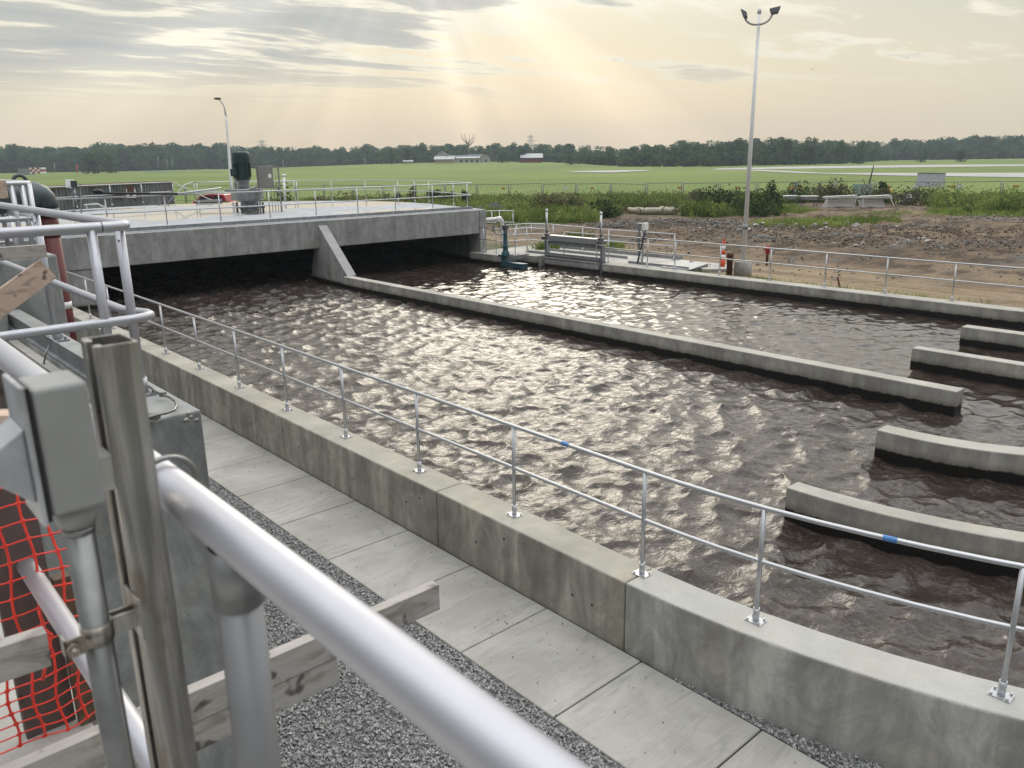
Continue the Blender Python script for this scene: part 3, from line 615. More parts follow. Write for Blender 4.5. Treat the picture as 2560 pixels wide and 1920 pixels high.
MB().box(4.6, 7.05, 26.78, 27.4, -1.2, .797).build('left_wall', CDECK, dk, .02)
sw = MB(); k = outl2[1:]
sw.strip([(p[0]*1.0, p[1]) for p in k], [(DCX+(p[0]-DCX)*.965, DCY+(p[1]-DCY)*.965) for p in k], -1.2, 1.349); sw.build('side_wall', CDECK, dk)
MB().box(5.2, 22.2, 27.30, 27.33, 1.8, 1.91).build('kick_plate', GALVD, dk)
dz_ = 1.8
fr_posts = [(x, 27.42) for x in (5.8, 7.6, 9.4, 11.2, 13.0, 14.82, 16.6, 18.33, 20.17, 22.0)]
dr_base = [(5.4, 27.42), (22.25, 27.42), (22.98, 29.6), (23.58, 32.3), (23.7, 34.3)]+[(DCX+9.35*math.cos(x), DCY+9.05*math.sin(x)) for x in np.linspace(.1, 1.32, 14)]
dr_posts = fr_posts+[(22.98, 29.64), (23.55, 32.3), (23.7, 33.7), (23.72, 35.2), (23.05, 37.2), (22.2, 39.2), (20.9, 40.9), (18.9, 42.3), (16.6, 43.3)]
railing('aluminium railing along the front beam and round the right of the raised deck', dr_base, dr_posts, dz_, 1.07, .021)
lb = [PZ(x, y, 2.87) for x, y in ((98, 405), (160, 402), (236, 399), (304, 396), (372, 393.5))]
rl = railing('railing along the back left edge of the deck in front of the rusty container', [(p.x, p.y) for p in lb], [(p.x, p.y) for p in lb[1:]], dz_, 1.07, .024, plate=False)
MB().bar((lb[-1].x, lb[-1].y, 2.87), (lb[-1].x+1.2, lb[-1].y-2.2, 1.9), .04, .04).build('brace', ALU, rl)
lb2 = [PZ(x, y, 2.87) for x, y in ((418, 393.5), (500, 392.5), (640, 391.5))]
rl = railing('railing across the rear of the deck behind the green motor', [(p.x, p.y) for p in lb2], [(p.x, p.y) for p in lb2], dz_, 1.07, .022, plate=False)
a_ = lb2[0]; MB().tube([(a_.x, a_.y, 2.87), (a_.x-.5, a_.y-.1, 2.75), (a_.x-1.6, a_.y-.3, 1.85)], .03, 8).build('stair_rail', ALU, rl)
MB().box(lb2[0].x, lb2[1].x, lb2[0].y-.02, lb2[0].y+.02, 1.8, 1.93).build('kick_plate', ALU, rl)
# aerator
AX, AY = 15.05, 33.6
ae = thing('surface_aerator', 'vertical aerator drive with dark green motor on grey gearbox, standing on the deck', 'aerator', (AX, AY, 1.8))
MB().lathe((AX, AY, 1.83), [(0, .32), (.05, .42), (.10, .42), (.12, .30), (.2, .26), (.34, .30), (.48, .48), (.52, .52)], 24).build('gearbox_cone', GALVD, ae)
g_ = MB().prism([(AX+.60*math.cos(x), AY+.60*math.sin(x)) for x in np.linspace(.26, 2*math.pi+.26, 9)[:-1]], 2.34, 2.78); g_.prism([(AX+.64*math.cos(x), AY+.64*math.sin(x)) for x in np.linspace(.26, 2*math.pi+.26, 9)[:-1]], 2.30, 2.34); g_.build('gearbox', GALVD, ae, .02)
mc = (AX-.18, AY+.02)
MB().lathe((mc[0], mc[1], 2.78), [(0, .26), (.12, .24), (.3, .24), (.32, .29), (.36, .29)], 24).build('adapter', GALVD, ae)
mo = MB().lathe((mc[0], mc[1], 3.12), [(0, .25), (.02, .30), (.12, .33), (.16, .335), (.7, .335), (.72, .36), (1.1, .36), (1.16, .33), (1.18, .1)], 28)
for k in range(18):
    x = k*math.pi/9; mo.bar((mc[0]+.33*math.cos(x), mc[1]+.33*math.sin(x), 3.28), (mc[0]+.33*math.cos(x), mc[1]+.33*math.sin(x), 3.82), .02, .06, (math.cos(x), math.sin(x), 0))
mo.build('motor', GREENM, ae)
q0 = Vector((mc[0], mc[1], 3.45))-Vector((FW.x, FW.y, 0)).normalized()*.42-e1_*.2
MB().bar(q0-e1_*.13, q0+e1_*.13, .22, .30).build('terminal_box', GREENM, ae, .01)
MB().bar(q0-e1_*.05+Vector((0, 0, .0)), q0+e1_*.02, .235, .09).build('label_plate', CAST, ae)
MB().tube([q0+Vector((0, 0, -.15)), q0+Vector((0, 0, -.8))], .05, 10).build('conduit', GALV, ae)
for k in range(4):
    x = .6+k*math.pi/2; c = Vector((AX+.62*math.cos(x), AY+.62*math.sin(x), 1.8))
    MB().cyl(c, c+Vector((0, 0, .42)), .045, 10).cyl(c+Vector((0, 0, .18)), c+Vector((0, 0, .26)), .09, 8).build('foot_bolt', CAST, ae)
    MB().bar((AX+.2*math.cos(x), AY+.2*math.sin(x), 1.98), c+Vector((0, 0, .2)), .14, .08).build('base_arm', GALVD, ae)
MB().bar(Vector((AX, AY, 3.62))+e1_*.02-Vector((FW.x, FW.y, 0))*.30, Vector((AX, AY, 3.30))+e1_*.02-Vector((FW.x, FW.y, 0))*.30, .05, .02).build('warning_sticker', REDC, ae)
# control cabinet
L_ = Vector((15.05, 32.87, 1.8)); R_ = Vector((16.0, 32.6, 1.8)); ex = (R_-L_).normalized()
cp_ = thing('control_cabinet', 'beige grey control cabinet on two steel legs beside the aerator', 'cabinet', L_)
for c, h_ in ((L_+ex*.12, 1.9), (R_, 1.9)):
    MB().bar(c, c+Vector((0, 0, h_)), .13, .05, ex).build('leg', CABG, cp_)
cb_ = MB().bar(L_+ex*.34+Vector((0, -.22, 1.03)), L_+ex*.34+Vector((0, -.22, 1.89)), .22, .58, ex).build('cabinet_body', CABG, cp_, .012)
MB().bar(L_+ex*.36+Vector((0, -.345, 1.06)), L_+ex*.36+Vector((0, -.345, 1.86)), .02, .50, ex).build('door', CABG, cb_, .006)
MB().bar(L_+ex*.46+Vector((-.0, -.36, 1.42)), L_+ex*.46+Vector((0, -.36, 1.58)), .012, .13, ex).build('label_plate', WHITE, cb_)
MB().bar(L_+ex*.1+Vector((0, 0, 1.88)), R_+Vector((0, 0, 1.88)), .04, .05).bar(L_+ex*.1+Vector((0, 0, 1.02)), R_+Vector((0, 0, 1.02)), .04, .05).build('cross_bar', CABG, cp_)
for k in (.62, .74, .86): MB().cyl(L_+ex*k+Vector((0, 0, .02)), L_+ex*k+Vector((0, 0, 1.95)), .014, 6).build('conduit', GALV, cp_)
MB().tube([L_+Vector((0, -.1, 1.05)), L_+Vector((-.5, -.2, .95)), L_+Vector((-1.2, .3, .95))], .05, 8).build('cable_duct', GALVD, cp_)
# sample pole lying on the front rail, camera post
pp = thing('sampling_pole', 'long pole lying along the deck rail, black half and pale half', 'pole', PY(203, 419, 27.38))
A_, B_, C_ = PY(203, 417.5, 27.35), PY(383, 418.5, 27.35), PY(478, 406.5, 27.5)
MB().tube([A_, B_], .04, 8).build('handle', BLACK, pp); MB().tube([B_, C_], .032, 8).build('shaft', ALU, pp); MB().ball(A_+Vector((.1, 0, .05)), .10, 8, (1.6, .7, .8)).build('hook', BLACK, pp)
cpst = thing('sensor_post', 'small dark sensor unit on a post at the left of the deck, trailing cable', 'instrument', PZ(172, 468, 1.8))
f0 = WLOC[cpst]; dd = fwd(f0)
for px in (160, 176): MB().bar(PD(px, 462, dd), PD(px-3, 396, dd), .07, .05, ex).build('upright', GALV, cpst)
MB().bar(PD(151, 405, dd), PD(151, 389, dd), .25, .30, ex).build('housing', WHITE, cpst, .01); MB().bar(PD(160, 404, dd-.2), PD(159, 391, dd-.2), .1, .24, ex).build('lens', BLACK, cpst, .01)
MB().tube([PD(160, 404, dd), PD(164, 412, dd), PD(171, 422, dd), PD(172, 432, dd), PD(162, 440, dd), PD(158, 462, dd)], .03, 8).build('cable', CAST, cpst)
MB().bar(PD(148, 420, dd), PD(168, 419, dd), .1, .05).build('bracket', GALV, cpst)
# ------------------------------------------------------------------ lamp posts
LC = Vector((24.18, 15.2, GZ)); ld = fwd(LC)
fl = thing('floodlight_pole', 'tall white pole with two floodlights on a round concrete footing behind far rail', 'lamp post', LC)
MB().lathe(LC+Vector((0, 0, -.2)), [(0, .30), (.72, .30), (.74, .28)], 28).build('footing', CPALE, fl)
MB().box(LC.x-.13, LC.x+.13, LC.y-.13, LC.y+.13, .39, .42).build('base_plate', GALVD, fl)
tp = PD(1639, 50, ld+.0); tp = Vector((LC.x, LC.y, tp.z+.05))
MB().tube([(LC.x, LC.y, .41), tp], [.078, .052], 16).tube([tp-Vector((0, 0, .12)), tp+Vector((0, 0, .03))], .062, 12).build('pole', WHITE, fl)
MB().tube([(LC.x, LC.y, 1.45), (LC.x, LC.y, 1.62)], .082, 14).build('band', GALVD, fl)
dl = fwd(tp)
for pts, hd in ((((1638, 53), (1620, 55), (1612, 47), (1609, 38)), [(1600, 18), (1613, 25), (1615, 38), (1606, 36)]), (((1640, 53), (1658, 50), (1666, 40), (1668, 30)), [(1662, 18), (1687, 12), (1681, 27), (1666, 30)])):
    P_ = [PD(x, y, dl) for x, y in pts]; S_ = [P_[0]]
    for i in range(1, 10):
        u_ = i/9; S_.append(P_[0]*(1-u_)**3+P_[1]*3*u_*(1-u_)**2+P_[2]*3*u_*u_*(1-u_)+P_[3]*u_**3)
    MB().tube(S_, .032, 8).build('arm', simple('grey painted arm', (.42, .40, .42), .5), fl)
    q4 = [PD(x, y, dl-.12) for x, y in hd]; q5 = [PD(x, y, dl+.22)-Vector((0, 0, .04)) for x, y in hd]
    MB().hexa(q4+q5).build('floodlight', CAST, fl, .02)
ll = thing('street_lamp', 'thin white lamp post with curved arm behind the deck motor', 'lamp post', PD(503, 430, 52))
pts = [PD(x, y, 52) for x, y in ((503, 430), (498, 380), (494, 320), (489, 262), (487, 250))]
MB().tube(pts, [.11, .10, .09, .075, .07], 10).build('pole', WHITE, ll)
MB().tube([PD(x, y, 52) for x, y in ((488, 255), (486, 236), (482, 226), (476, 218), (473, 214))], [.07, .045, .04, .035, .03], 8).tube([PD(x, y, 52) for x, y in ((489, 262), (487.5, 246), (484, 232))], .035, 8).build('arm', simple('grey painted arm', (.42, .40, .42), .5), ll)
MB().ball(PD(470, 213, 52), .24, 12, (1, 1, .32)).build('lamp_head', CAST, ll)
# ------------------------------------------------------------------ small things beyond the far rail
cc = Vector((25.0, 16.55, GZ)); cn = thing('channelizer_cone', 'orange and white striped traffic post on black base beside lamp footing', 'traffic cone', cc)
MB().prism([(cc.x+.28*math.cos(x), cc.y+.28*math.sin(x)) for x in np.linspace(0, 2*math.pi, 9)[:-1]], GZ+.02, GZ+.1).build('base', BLACK, cn, .01)
zs = [.1, .42, .58, .74, .90, 1.06]
for i in range(5): MB().lathe(cc, [(zs[i], .085-.03*i/5), (zs[i+1]-.001, .085-.03*(i+1)/5)], 14).build('band', WHITE if i % 2 else ORANGE, cn)
MB().tube([cc+Vector((0, 0, 1.06)), cc+Vector((0, 0, 1.16))], .03, 8).build('handle', ORANGE, cn)
tag(MB().prism([tuple(PZ(x, y, GZ))[:2] for x, y in ((1500, 584), (1518, 590), (1580, 590), (1582, 582), (1552, 577))], GZ, .0).build('concrete_pad', CPALE, None, .02), 'flat pale concrete pad under the striped traffic post', 'pad')
rp = Vector((23.75, 15.45, GZ)); tag(MB().lathe(rp, [(0, .10), (.66, .10), (.67, .115), (.82, .115), (.83, .09)], 16).build('rusty_pipe_stub', RUST), 'short rusty brown pipe standing against the lamp footing', 'pipe')
hy = PZ(1656, 570, -.05); hd_ = thing('hydrant', 'small red yard hydrant behind the far handrail post', 'hydrant', (hy.x, hy.y, GZ))
MB().cyl((hy.x, hy.y, GZ), (hy.x, hy.y, .5), .05, 10).build('barrel', REDP, hd_); MB().lathe((hy.x, hy.y, .35), [(0, .08), (.22, .08), (.27, .05)], 10).build('head', REDC, hd_); MB().bar((hy.x-.12, hy.y+.1, .5), (hy.x, hy.y, .5), .06, .05).build('spout', REDC, hd_)
r0 = PX(1815, 626, 23.9); r1 = PX(1809, 598, 23.9); tag(MB().tube([PX(1817, 632, 23.95), r1], .03, 8).build('rusty_rod', RUST), 'thin rusty rod leaning outward beyond the far wall', 'rod')
def rpipe(x, y, ln, r, a, label, dz=0.):
    p = PZ(x, y, GZ+r); d_ = Vector((math.sin(a), math.cos(a), 0)); n = 20
    A, B = p-d_*ln/2, p+d_*ln/2; mb = MB()
    prof = [(A, r), (B, r), (B, r*.78), (A, r*.78)]
    mb.tube([A, B, B+d_*.001, B-d_*.02, A+d_*.02, A-d_*.001], [r, r, r*.8, r*.78, r*.78, r*.8], n, cap=False); mb.tube([A-d_*.001, A-d_*.001+d_*.0005], [r*.8, r], n, cap=False); mb.tube([A, A+d_*.25], [r*1.12, r*1.12], n, cap=False)
    o = mb.build('concrete_pipe', PIPEC); tag(o, label, 'pipe', 'concrete pipes dumped at the edge of the weeds')
    return o
hd0 = math.degrees(math.atan2(RT.x, RT.y))
rpipe(1391, 455, 2.3, .22, math.radians(hd0+14), 'leftmost of the dumped concrete pipes, pale and lying in weeds')
rpipe(1415, 456, 2.6, .25, math.radians(hd0+14), 'middle dumped concrete pipe, brownish with its open end showing')
rpipe(1442, 455, 1.1, .27, math.radians(hd0+8), 'rightmost short fat dumped concrete pipe')
# tables and frames
def table(x, y, w_, label):
    p = PZ(x, y, GZ); t_ = thing('metal_table', label, 'table', p, 'grey metal tables in the weeds'); u = e1_
    MB().bar(p-u*w_/2+Vector((0, 0, .86)), p+u*w_/2+Vector((0, 0, .86)), .7, .05).build('table_top', WHITE, t_)
    MB().bar(p-u*w_*.45+Vector((0, 0, .70)), p+u*w_*.45+Vector((0, 0, .70)), .6, .16).build('drawer', GALVD, t_)
    for s in (-1, 1):
        for q_ in (-.3, .3): MB().bar(p+u*s*w_*.42+Vector((FW.x, FW.y, 0))*q_, p+u*s*w_*.42+Vector((FW.x, FW.y, 0))*q_+Vector((0, 0, .8)), .05, .05).build('leg', GALV, t_)
table(1705, 447, 1.1, 'small pale topped metal table, left of the pair behind the lamp pole')
table(1746, 448, 1.3, 'small metal table right of its twin, beside brown boxes')
def rack(x, y, w_, label, n, lean):
    p = PZ(x, y, GZ); t_ = thing('panel_rack', label, 'rack', p, 'leaning racks of pale metal panels'); u = e1_; f_ = Vector((FW.x, FW.y, 0)).normalized()
    for k in range(n): MB().hexa([p-u*w_*.42+f_*(.1+k*.09), p+u*w_*.36+f_*(.1+k*.09), p+u*w_*.36+f_*(.14+k*.09), p-u*w_*.42+f_*(.14+k*.09)]+[v+Vector((0, 0, .62))+u*lean+f_*.1 for v in (p-u*w_*.42+f_*(.1+k*.09), p+u*w_*.36+f_*(.1+k*.09), p+u*w_*.36+f_*(.14+k*.09), p-u*w_*.42+f_*(.14+k*.09))]).build('panel', WHITE, t_)
    for k, dz in ((0, .0), (1, .05), (2, .1)): MB().bar(p-u*w_/2+Vector((0, 0, .78+dz)), p+u*w_*(.5-.03*k)+Vector((0, 0, .76+dz+.05*k)), .5, .035).build('sheet', WHITE, t_)
    for s in (-1, 1): MB().bar(p+u*s*w_*.48-f_*.2+u*(-.3 if s > 0 else -.2)*(1 if lean > 0 else -1), p+u*s*w_*.42-f_*.2+Vector((0, 0, .8)), .05, .06).build('leg', WHITE, t_)
rack(1814, 450, 2.6, 'wider rack of stacked pale metal sheets, left of the two', 3, .25)
rack(1889, 450, 2.4, 'narrower rack with a flat white top sheet, right of the two', 2, -.2)
db = PZ(1960, 442, GZ); tag(MB().ball(db+Vector((0, 0, .3)), .5, 9, (1.2, .8, .8)).bar(db+Vector((-.5, 0, .5)), db+Vector((.6, .1, .7)), .3, .1).bar(db+Vector((-.1, -.5, .1)), db+Vector((.5, .5, .75)), .12, .5).build('scrap_heap', GALVD), 'dark heap of scrap metal right of the panel racks', 'scrap')
# ------------------------------------------------------------------ fence
FA = PD(1071, 432, 75.0); FB = PD(2123, 430, 65.0); FA.z = FB.z = GZ; fd = (FB-FA).normalized()
fn = thing('chain_link_fence', 'temporary chain link fence of grey framed panels between weeds and airfield', 'fence', FA)
pls = []; tt = -46.
while tt < 62: pls.append(tt); tt += 3.15
fm = simple('fence steel', (.20, .21, .21), .6, .5)
for t0 in pls:
    c = FA+fd*t0
    if True:
        h_ = 1.72+rnd.uniform(-.06, .06)
        MB().cyl(c, c+Vector((0, 0, h_+.05)), .045, 6).cyl(c+fd*.16, c+fd*.16+Vector((0, 0, h_+.02)), .04, 6).build('post', fm, fn)
        h1 = 1.70+rnd.uniform(-.05, .05); r_ = MB().cyl(c+fd*.16+Vector((0, 0, h1)), c+fd*3.15+Vector((0, 0, h1+rnd.uniform(-.08, .08))), .028, 6).build('panel_rail', fm, fn); MB().cyl(c+fd*.16+Vector((0, 0, .25)), c+fd*3.15+Vector((0, 0, .25)), .028, 6).build('panel_rail', fm, fn)
wm = MB()
for t0 in np.arange(-46, 62, .50): 
    c = FA+fd*t0; wm.add([c+Vector((0, 0, .25)), c+Vector((0, 0, .25))+fd*.009, c+Vector((0, 0, 1.68))+fd*.752, c+Vector((0, 0, 1.68))+fd*.74], [(0, 1, 2, 3)]); wm.add([c+Vector((0, 0, 1.68)), c+Vector((0, 0, 1.68))+fd*.009, c+Vector((0, 0, .25))+fd*.752, c+Vector((0, 0, .25))+fd*.74], [(0, 1, 2, 3)])
wm.build('wire_mesh', fm, fn)
for px, w_, mt_ in ((1085, .34, SIGNY), (1215, .45, WHITE), (1275, .3, SIGNY), (1462, .36, SIGNY), (1585, .5, SIGNY), (1605, .5, SIGNY), (1700, .5, SIGNY), (1720, .4, SIGNY), (1902, .6, SIGNY), (1964, .5, WHITE), (2040, .7, SIGNY), (2058, .6, WHITE), (2181, .45, SIGNY)):
    best = min(np.arange(-46, 62, .05), key=lambda s_: abs((1280+F*(FA+fd*s_-CAM).dot(RT)/(FA+fd*s_-CAM).dot(FW))/KD-px)); c = FA+fd*float(best)-Vector((FW.x, FW.y, 0))*.06
    MB().bar(c+Vector((0, 0, 1.30)), c+fd*w_+Vector((0, 0, 1.30)), .01, .17).build('tag', mt_, fn)
def onf(px, off):  # point near the fence line at a picture column
    best = min(np.arange(-46, 62, .05), key=lambda s_: abs((1280+F*(FA+fd*s_-CAM).dot(RT)/(FA+fd*s_-CAM).dot(FW))/KD-px)); c = FA+fd*float(best); v = (c-CAM); v.z = 0; v.normalize(); return c+v*off
c = onf(1975, .8); c2 = onf(2034, .8); sb = thing('white_board', 'large blank white board on posts behind the fence', 'board', c)
MB().bar(c+Vector((0, 0, 1.80)), c2+Vector((0, 0, 1.75)), .08, 1.10).build('panel', simple('white board face', (.62, .64, .68), .5), sb); MB().bar(c+Vector((0, 0, 2.38)), c2+Vector((0, 0, 2.33)), .14, .06).build('top_edge', GALVD, sb)
for q_ in (c, c2): MB().cyl(q_+Vector((0, 0, -.1)), q_+Vector((0, 0, 2.4)), .04, 6).build('post', GALV, sb)
c = onf(1840, -.8); c2 = onf(1882, -.8); tag(MB().hexa([c+Vector((0, 0, .6)), c2+Vector((0, 0, .55)), c2+Vector((.06, .06, .55)), c+Vector((.06, .06, .6)), c+Vector((.1, .1, 1.55)), c2+Vector((.1, .1, 1.6)), c2+Vector((.16, .16, 1.6)), c+Vector((.16, .16, 1.55))]).build('green_sheet', simple('pale green sheet', (.26, .36, .30), .4), None), 'pale green plastic sheet leaning on the fence', 'sheet')
c = onf(1870, 2.0); tag(MB().tube([c, c+Vector((.1, -.1, 1.6)), c+Vector((.35, -.2, 3.0))], [.10, .08, .04], 8).tube([c+Vector((.05, -.05, 1.0)), c+Vector((-.4, .3, 1.9))], [.06, .03], 6).build('tree_stump', BARK), 'bare dark snag standing above the fence', 'tree')
c = onf(1917, .5); tag(MB().cyl(c, c+Vector((0, 0, .7)), .14, 10).ball(c+Vector((0, 0, .9)), .3, 10, (1, 1, 1.2)).build('gas_marker', simple('yellow plastic', (.55, .42, .06), .5)), 'pale yellow marker post behind the fence', 'marker post')
# ------------------------------------------------------------------ foliage
def leafcloud(n, blobs, size, seed, flat=.0):
    g = np.random.default_rng(seed); B = np.array(blobs, float); w_ = (B[:, 3:6].prod(1))**.667; w_ /= w_.sum()
    k = g.choice(len(B), n, p=w_); d_ = g.normal(size=(n, 3)); d_ /= np.linalg.norm(d_, axis=1, keepdims=True)
    r = g.uniform(.45, 1.0, (n, 1))**.6*(1+g.normal(0, .05, (n, 1))); c = B[k, :3]+d_*r*B[k, 3:6]
    s_ = size*g.uniform(.5, 1.3, (n, 1)); nn = d_+g.normal(0, .7, (n, 3)); nn /= np.linalg.norm(nn, axis=1, keepdims=True)
    u = np.cross(nn, g.normal(size=(n, 3))); u /= np.linalg.norm(u, axis=1, keepdims=True); v = np.cross(nn, u)
    q_ = np.stack([c+u*s_*a+v*s_*b2*g.uniform(.6, 1.2, (n, 1)) for a, b2 in ((-1, -.2), (-.2, -.8), (1, .1), (.1, .9))], 1)
    return q_.reshape(-1, 3), np.arange(n*4).reshape(n, 4)
def crown_blobs(seed, w_, h_, base, nb=10):
    g = random.Random(seed); out_ = []
    for i in range(nb):
        a_ = g.uniform(0, 6.28); rr = g.uniform(.15, .62)*w_/2; zz = base+g.uniform(.12, .86)*(h_-base); k = 1-.45*abs((zz-base)/(h_-base)-.4)
        s_ = g.uniform(.20, .34)*w_*k; out_.append((rr*math.cos(a_)*k, rr*math.sin(a_)*k, zz, s_, s_, s_*.78))
    out_.append((0, 0, base+(h_-base)*.5, w_*.3, w_*.3, (h_-base)*.42))
    for i in range(3): a_ = i*2.1+seed; out_.append((w_*.26*math.cos(a_), w_*.26*math.sin(a_), h_*.14, w_*.22, w_*.22, h_*.16))
    return out_
PROT = []
for i, (w_, h_, b0) in enumerate([(11, 15, 1.5), (13, 13, 1.2), (9, 16, 2), (12, 18, 3), (8, 11, .6), (14, 16, 2), (7, 8, .2), (10, 13, 1)]):
    bl = crown_blobs(i+3, w_, h_, b0, 11); PROT.append((leafcloud(950, bl, .62, i), w_, h_))
def tree_objs(pos, k, sc, label, rz=0, name='tree', group=None):
    (Vq, Fq), w_, h_ = PROT[k]; t_ = thing(name, label, 'tree', pos, group); c, s = math.cos(rz), math.sin(rz)
    V = Vq*np.array(sc); V = np.stack([V[:, 0]*c-V[:, 1]*s, V[:, 0]*s+V[:, 1]*c, V[:, 2]], 1)+np.array(pos)
    fast('crown', V, Fq, FOL, False, t_, tuple(pos)); p = Vector(pos)
    tr = MB().tube([p, p+Vector((0, 0, h_*.45*sc[2])), p+Vector((.3, .2, h_*.75*sc[2]))], [.35, .25, .1], 7)
    for q_ in range(4): x = q_*1.7; tr.tube([p+Vector((0, 0, h_*.3*sc[2])), p+Vector((math.cos(x)*w_*.25, math.sin(x)*w_*.25, h_*.6*sc[2]))], [.16, .05], 5)
    tr.build('trunk', BARK, t_); return t_
# far woodland: one mass behind the field, following the skyline
sky_pts = [(-150, 322), (0, 318), (40, 315), (120, 320), (170, 318), (210, 312), (260, 316), (310, 314), (400, 316), (470, 312), (530, 318), (600, 320), (680, 318), (740, 320), (800, 318), (860, 316), (1000, 312), (1060, 316), (1140, 314), (1160, 312), (1240, 317), (1330, 320), (1400, 316), (1480, 310), (1560, 306), (1640, 302), (1700, 306), (1760, 304), (1840, 308), (1880, 308), (1950, 306), (2050, 300), (2212, 298), (2400, 296)]
SX = [p[0] for p in sky_pts]; SY = [p[1] for p in sky_pts]
DIST = [(-150, 430), (300, 440), (520, 480), (760, 470), (840, 430), (1080, 430), (1200, 380), (1350, 300), (1500, 290), (1620, 300), (1850, 330), (1900, 430), (2400, 450)]
DXs = [p[0] for p in DIST]; DYs = [p[1] for p in DIST]
VV = []; FF = []; off = 0; g = random.Random(11)
def put_tree(px, dist, top_py, kk, sxy=1.):
    global off
    (Vq, Fq), w_, h_ = PROT[kk]; p = PD(px, 350, dist); gz_ = float(gh(np.array(p.x), np.array(p.y))); tz = PD(px, top_py, dist).z; hh = max(4., tz-gz_)
    s = hh/h_; sx_ = min(1.5, max(.55, s))*sxy; a_ = g.uniform(0, 6.28); c, s2 = math.cos(a_), math.sin(a_)
    V = Vq*np.array((sx_, sx_, s)); V = np.stack([V[:, 0]*c-V[:, 1]*s2+p.x, V[:, 0]*s2+V[:, 1]*c+p.y, V[:, 2]+gz_], 1); VV.append(V); FF.append(Fq+off); off += len(V)
px = -160.
while px < 2380:
    dist = float(np.interp(px, DXs, DYs)); top = float(np.interp(px, SX, SY))-(3 if px > 1450 else 1)
    put_tree(px+g.uniform(-5, 5), dist+g.uniform(20, 45), top+g.choice([-7, -3, 0, 2, 4, 6, 8])+g.uniform(-2, 2), g.choice([0, 1, 2, 3, 5, 7]))
    put_tree(px+g.uniform(-9, 9), dist+g.uniform(80, 130), top-g.uniform(-3, 5), g.choice([0, 1, 5, 7]), 1.3)
    put_tree(px+g.uniform(-8, 8), dist+g.uniform(5, 18), top+g.uniform(7, 17), g.choice([0, 1, 2, 5, 7]))
    put_tree(px+g.uniform(-8, 8), dist-g.uniform(0, 6), top+g.uniform(18, 36), g.choice([4, 6, 6, 7]), 1.2)
    px += 17*300/dist*1.15 if dist < 350 else 14
tag(fast('woodland', np.concatenate(VV), np.concatenate(FF), FOL), 'dark hazy woodland forming the whole skyline behind the airfield', 'woodland', kind='stuff')
for (px, dist, top, k, sx_, lab) in [(218, 400, 304, 5, .9, 'broad tree with a rounded crown standing highest above the left woodland'), (198, 340, 330, 1, 1.1, 'olive green clump of tree nearest on the left edge of the field'), (236, 345, 334, 0, 1.1, 'second olive tree just right of the left field clump'),
        (484, 420, 350, 4, .6, 'small isolated tree on the field edge left of the motor'), (846, 380, 322, 2, 1.0, 'dark tree left of the farm driveway'), (880, 385, 318, 3, .9, 'dark tree just left of the farmhouse'), (1085, 370, 316, 5, 1.15, 'big dark tree right of the farmhouse roofs'), (1125, 372, 318, 1, 1.1, 'big dark tree between farmhouse and red barn'),
        (1232, 330, 330, 5, 1.0, 'rounded tree right of the red barn'), (1696, 300, 292, 3, 1.0, 'tallest rounded tree right of the floodlight pole'), (1748, 300, 294, 5, .9, 'tall tree second right of the floodlight pole'), (1815, 310, 300, 0, .8, 'dark domed tree above the runway'), (1858, 310, 303, 2, .8, 'small topped tree right of the domed one'), (1990, 335, 322, 5, 1.1, 'rounded dark tree standing forward at the right end of the near wood'), (2075, 330, 325, 1, 1.1, 'rightmost dark tree at the forward wood edge')]:
    p = PD(px, 350, dist); gz_ = float(gh(np.array(p.x), np.array(p.y))); tz = PD(px, top, dist).z; s = (tz-gz_)/PROT[k][2]; tree_objs((p.x, p.y, gz_), k, (s*sx_, s*sx_, s), lab, px)
# bare tree behind the farm
p = PD(1013, 350, 440); bt = MB(); p.z = 4
bt.tube([p, p+Vector((0, 0, 7))], [.4, .25], 6)
for i in range(9):
    a_ = i*.7; q_ = p+Vector((0, 0, 6+i*.2)); bt.tube([q_, q_+e1_*math.cos(a_)*3+Vector((0, 0, 3)), q_+e1_*math.cos(a_)*4.2+Vector((0, 0, 6))], [.22, .14, .05], 5)
tag(bt.build('bare_tree', simple('dead wood', (.22, .18, .15), .9)), 'bare leafless tree above the farm buildings', 'tree')
# pylons
def pylon(px, top, w_, dist, lab):
    p = PD(px, 352, dist); tz = PD(px, top, dist); h_ = tz.z-p.z+6; base = Vector((p.x, p.y, p.z-6)); mb = MB(); st = simple('hazy lattice steel', (.35, .35, .33), .7)
    for sx_ in (-1, 1):
        for sy_ in (-1, 1): mb.tube([base+Vector((sx_*w_, sy_*w_, 0)), base+Vector((sx_*w_*.25, sy_*w_*.25, h_))], .22, 4)
    for k in range(8):
        z0 = h_*k/8; f0 = 1-.75*k/8; f1 = 1-.75*(k+1)/8
        for s_ in (-1, 1): mb.tube([base+e1_*s_*w_*1.2*f0+Vector((0, 0, z0)), base-e1_*s_*w_*1.2*f1+Vector((0, 0, z0+h_/8))], .12, 4)
    for z0, l in ((.72, 1.8), (.84, 1.4), (.95, 1.0)): mb.tube([base-e1_*w_*l+Vector((0, 0, h_*z0)), base+e1_*w_*l+Vector((0, 0, h_*z0))], .2, 4)
    tag(mb.build('pylon', st), lab, 'pylon')
pylon(570, 303, 3.2, 620, 'lattice power pylon peeping over the woods right of the green motor'); pylon(1147, 292, 2.6, 600, 'slim tall lattice mast above the wood near the red barn')
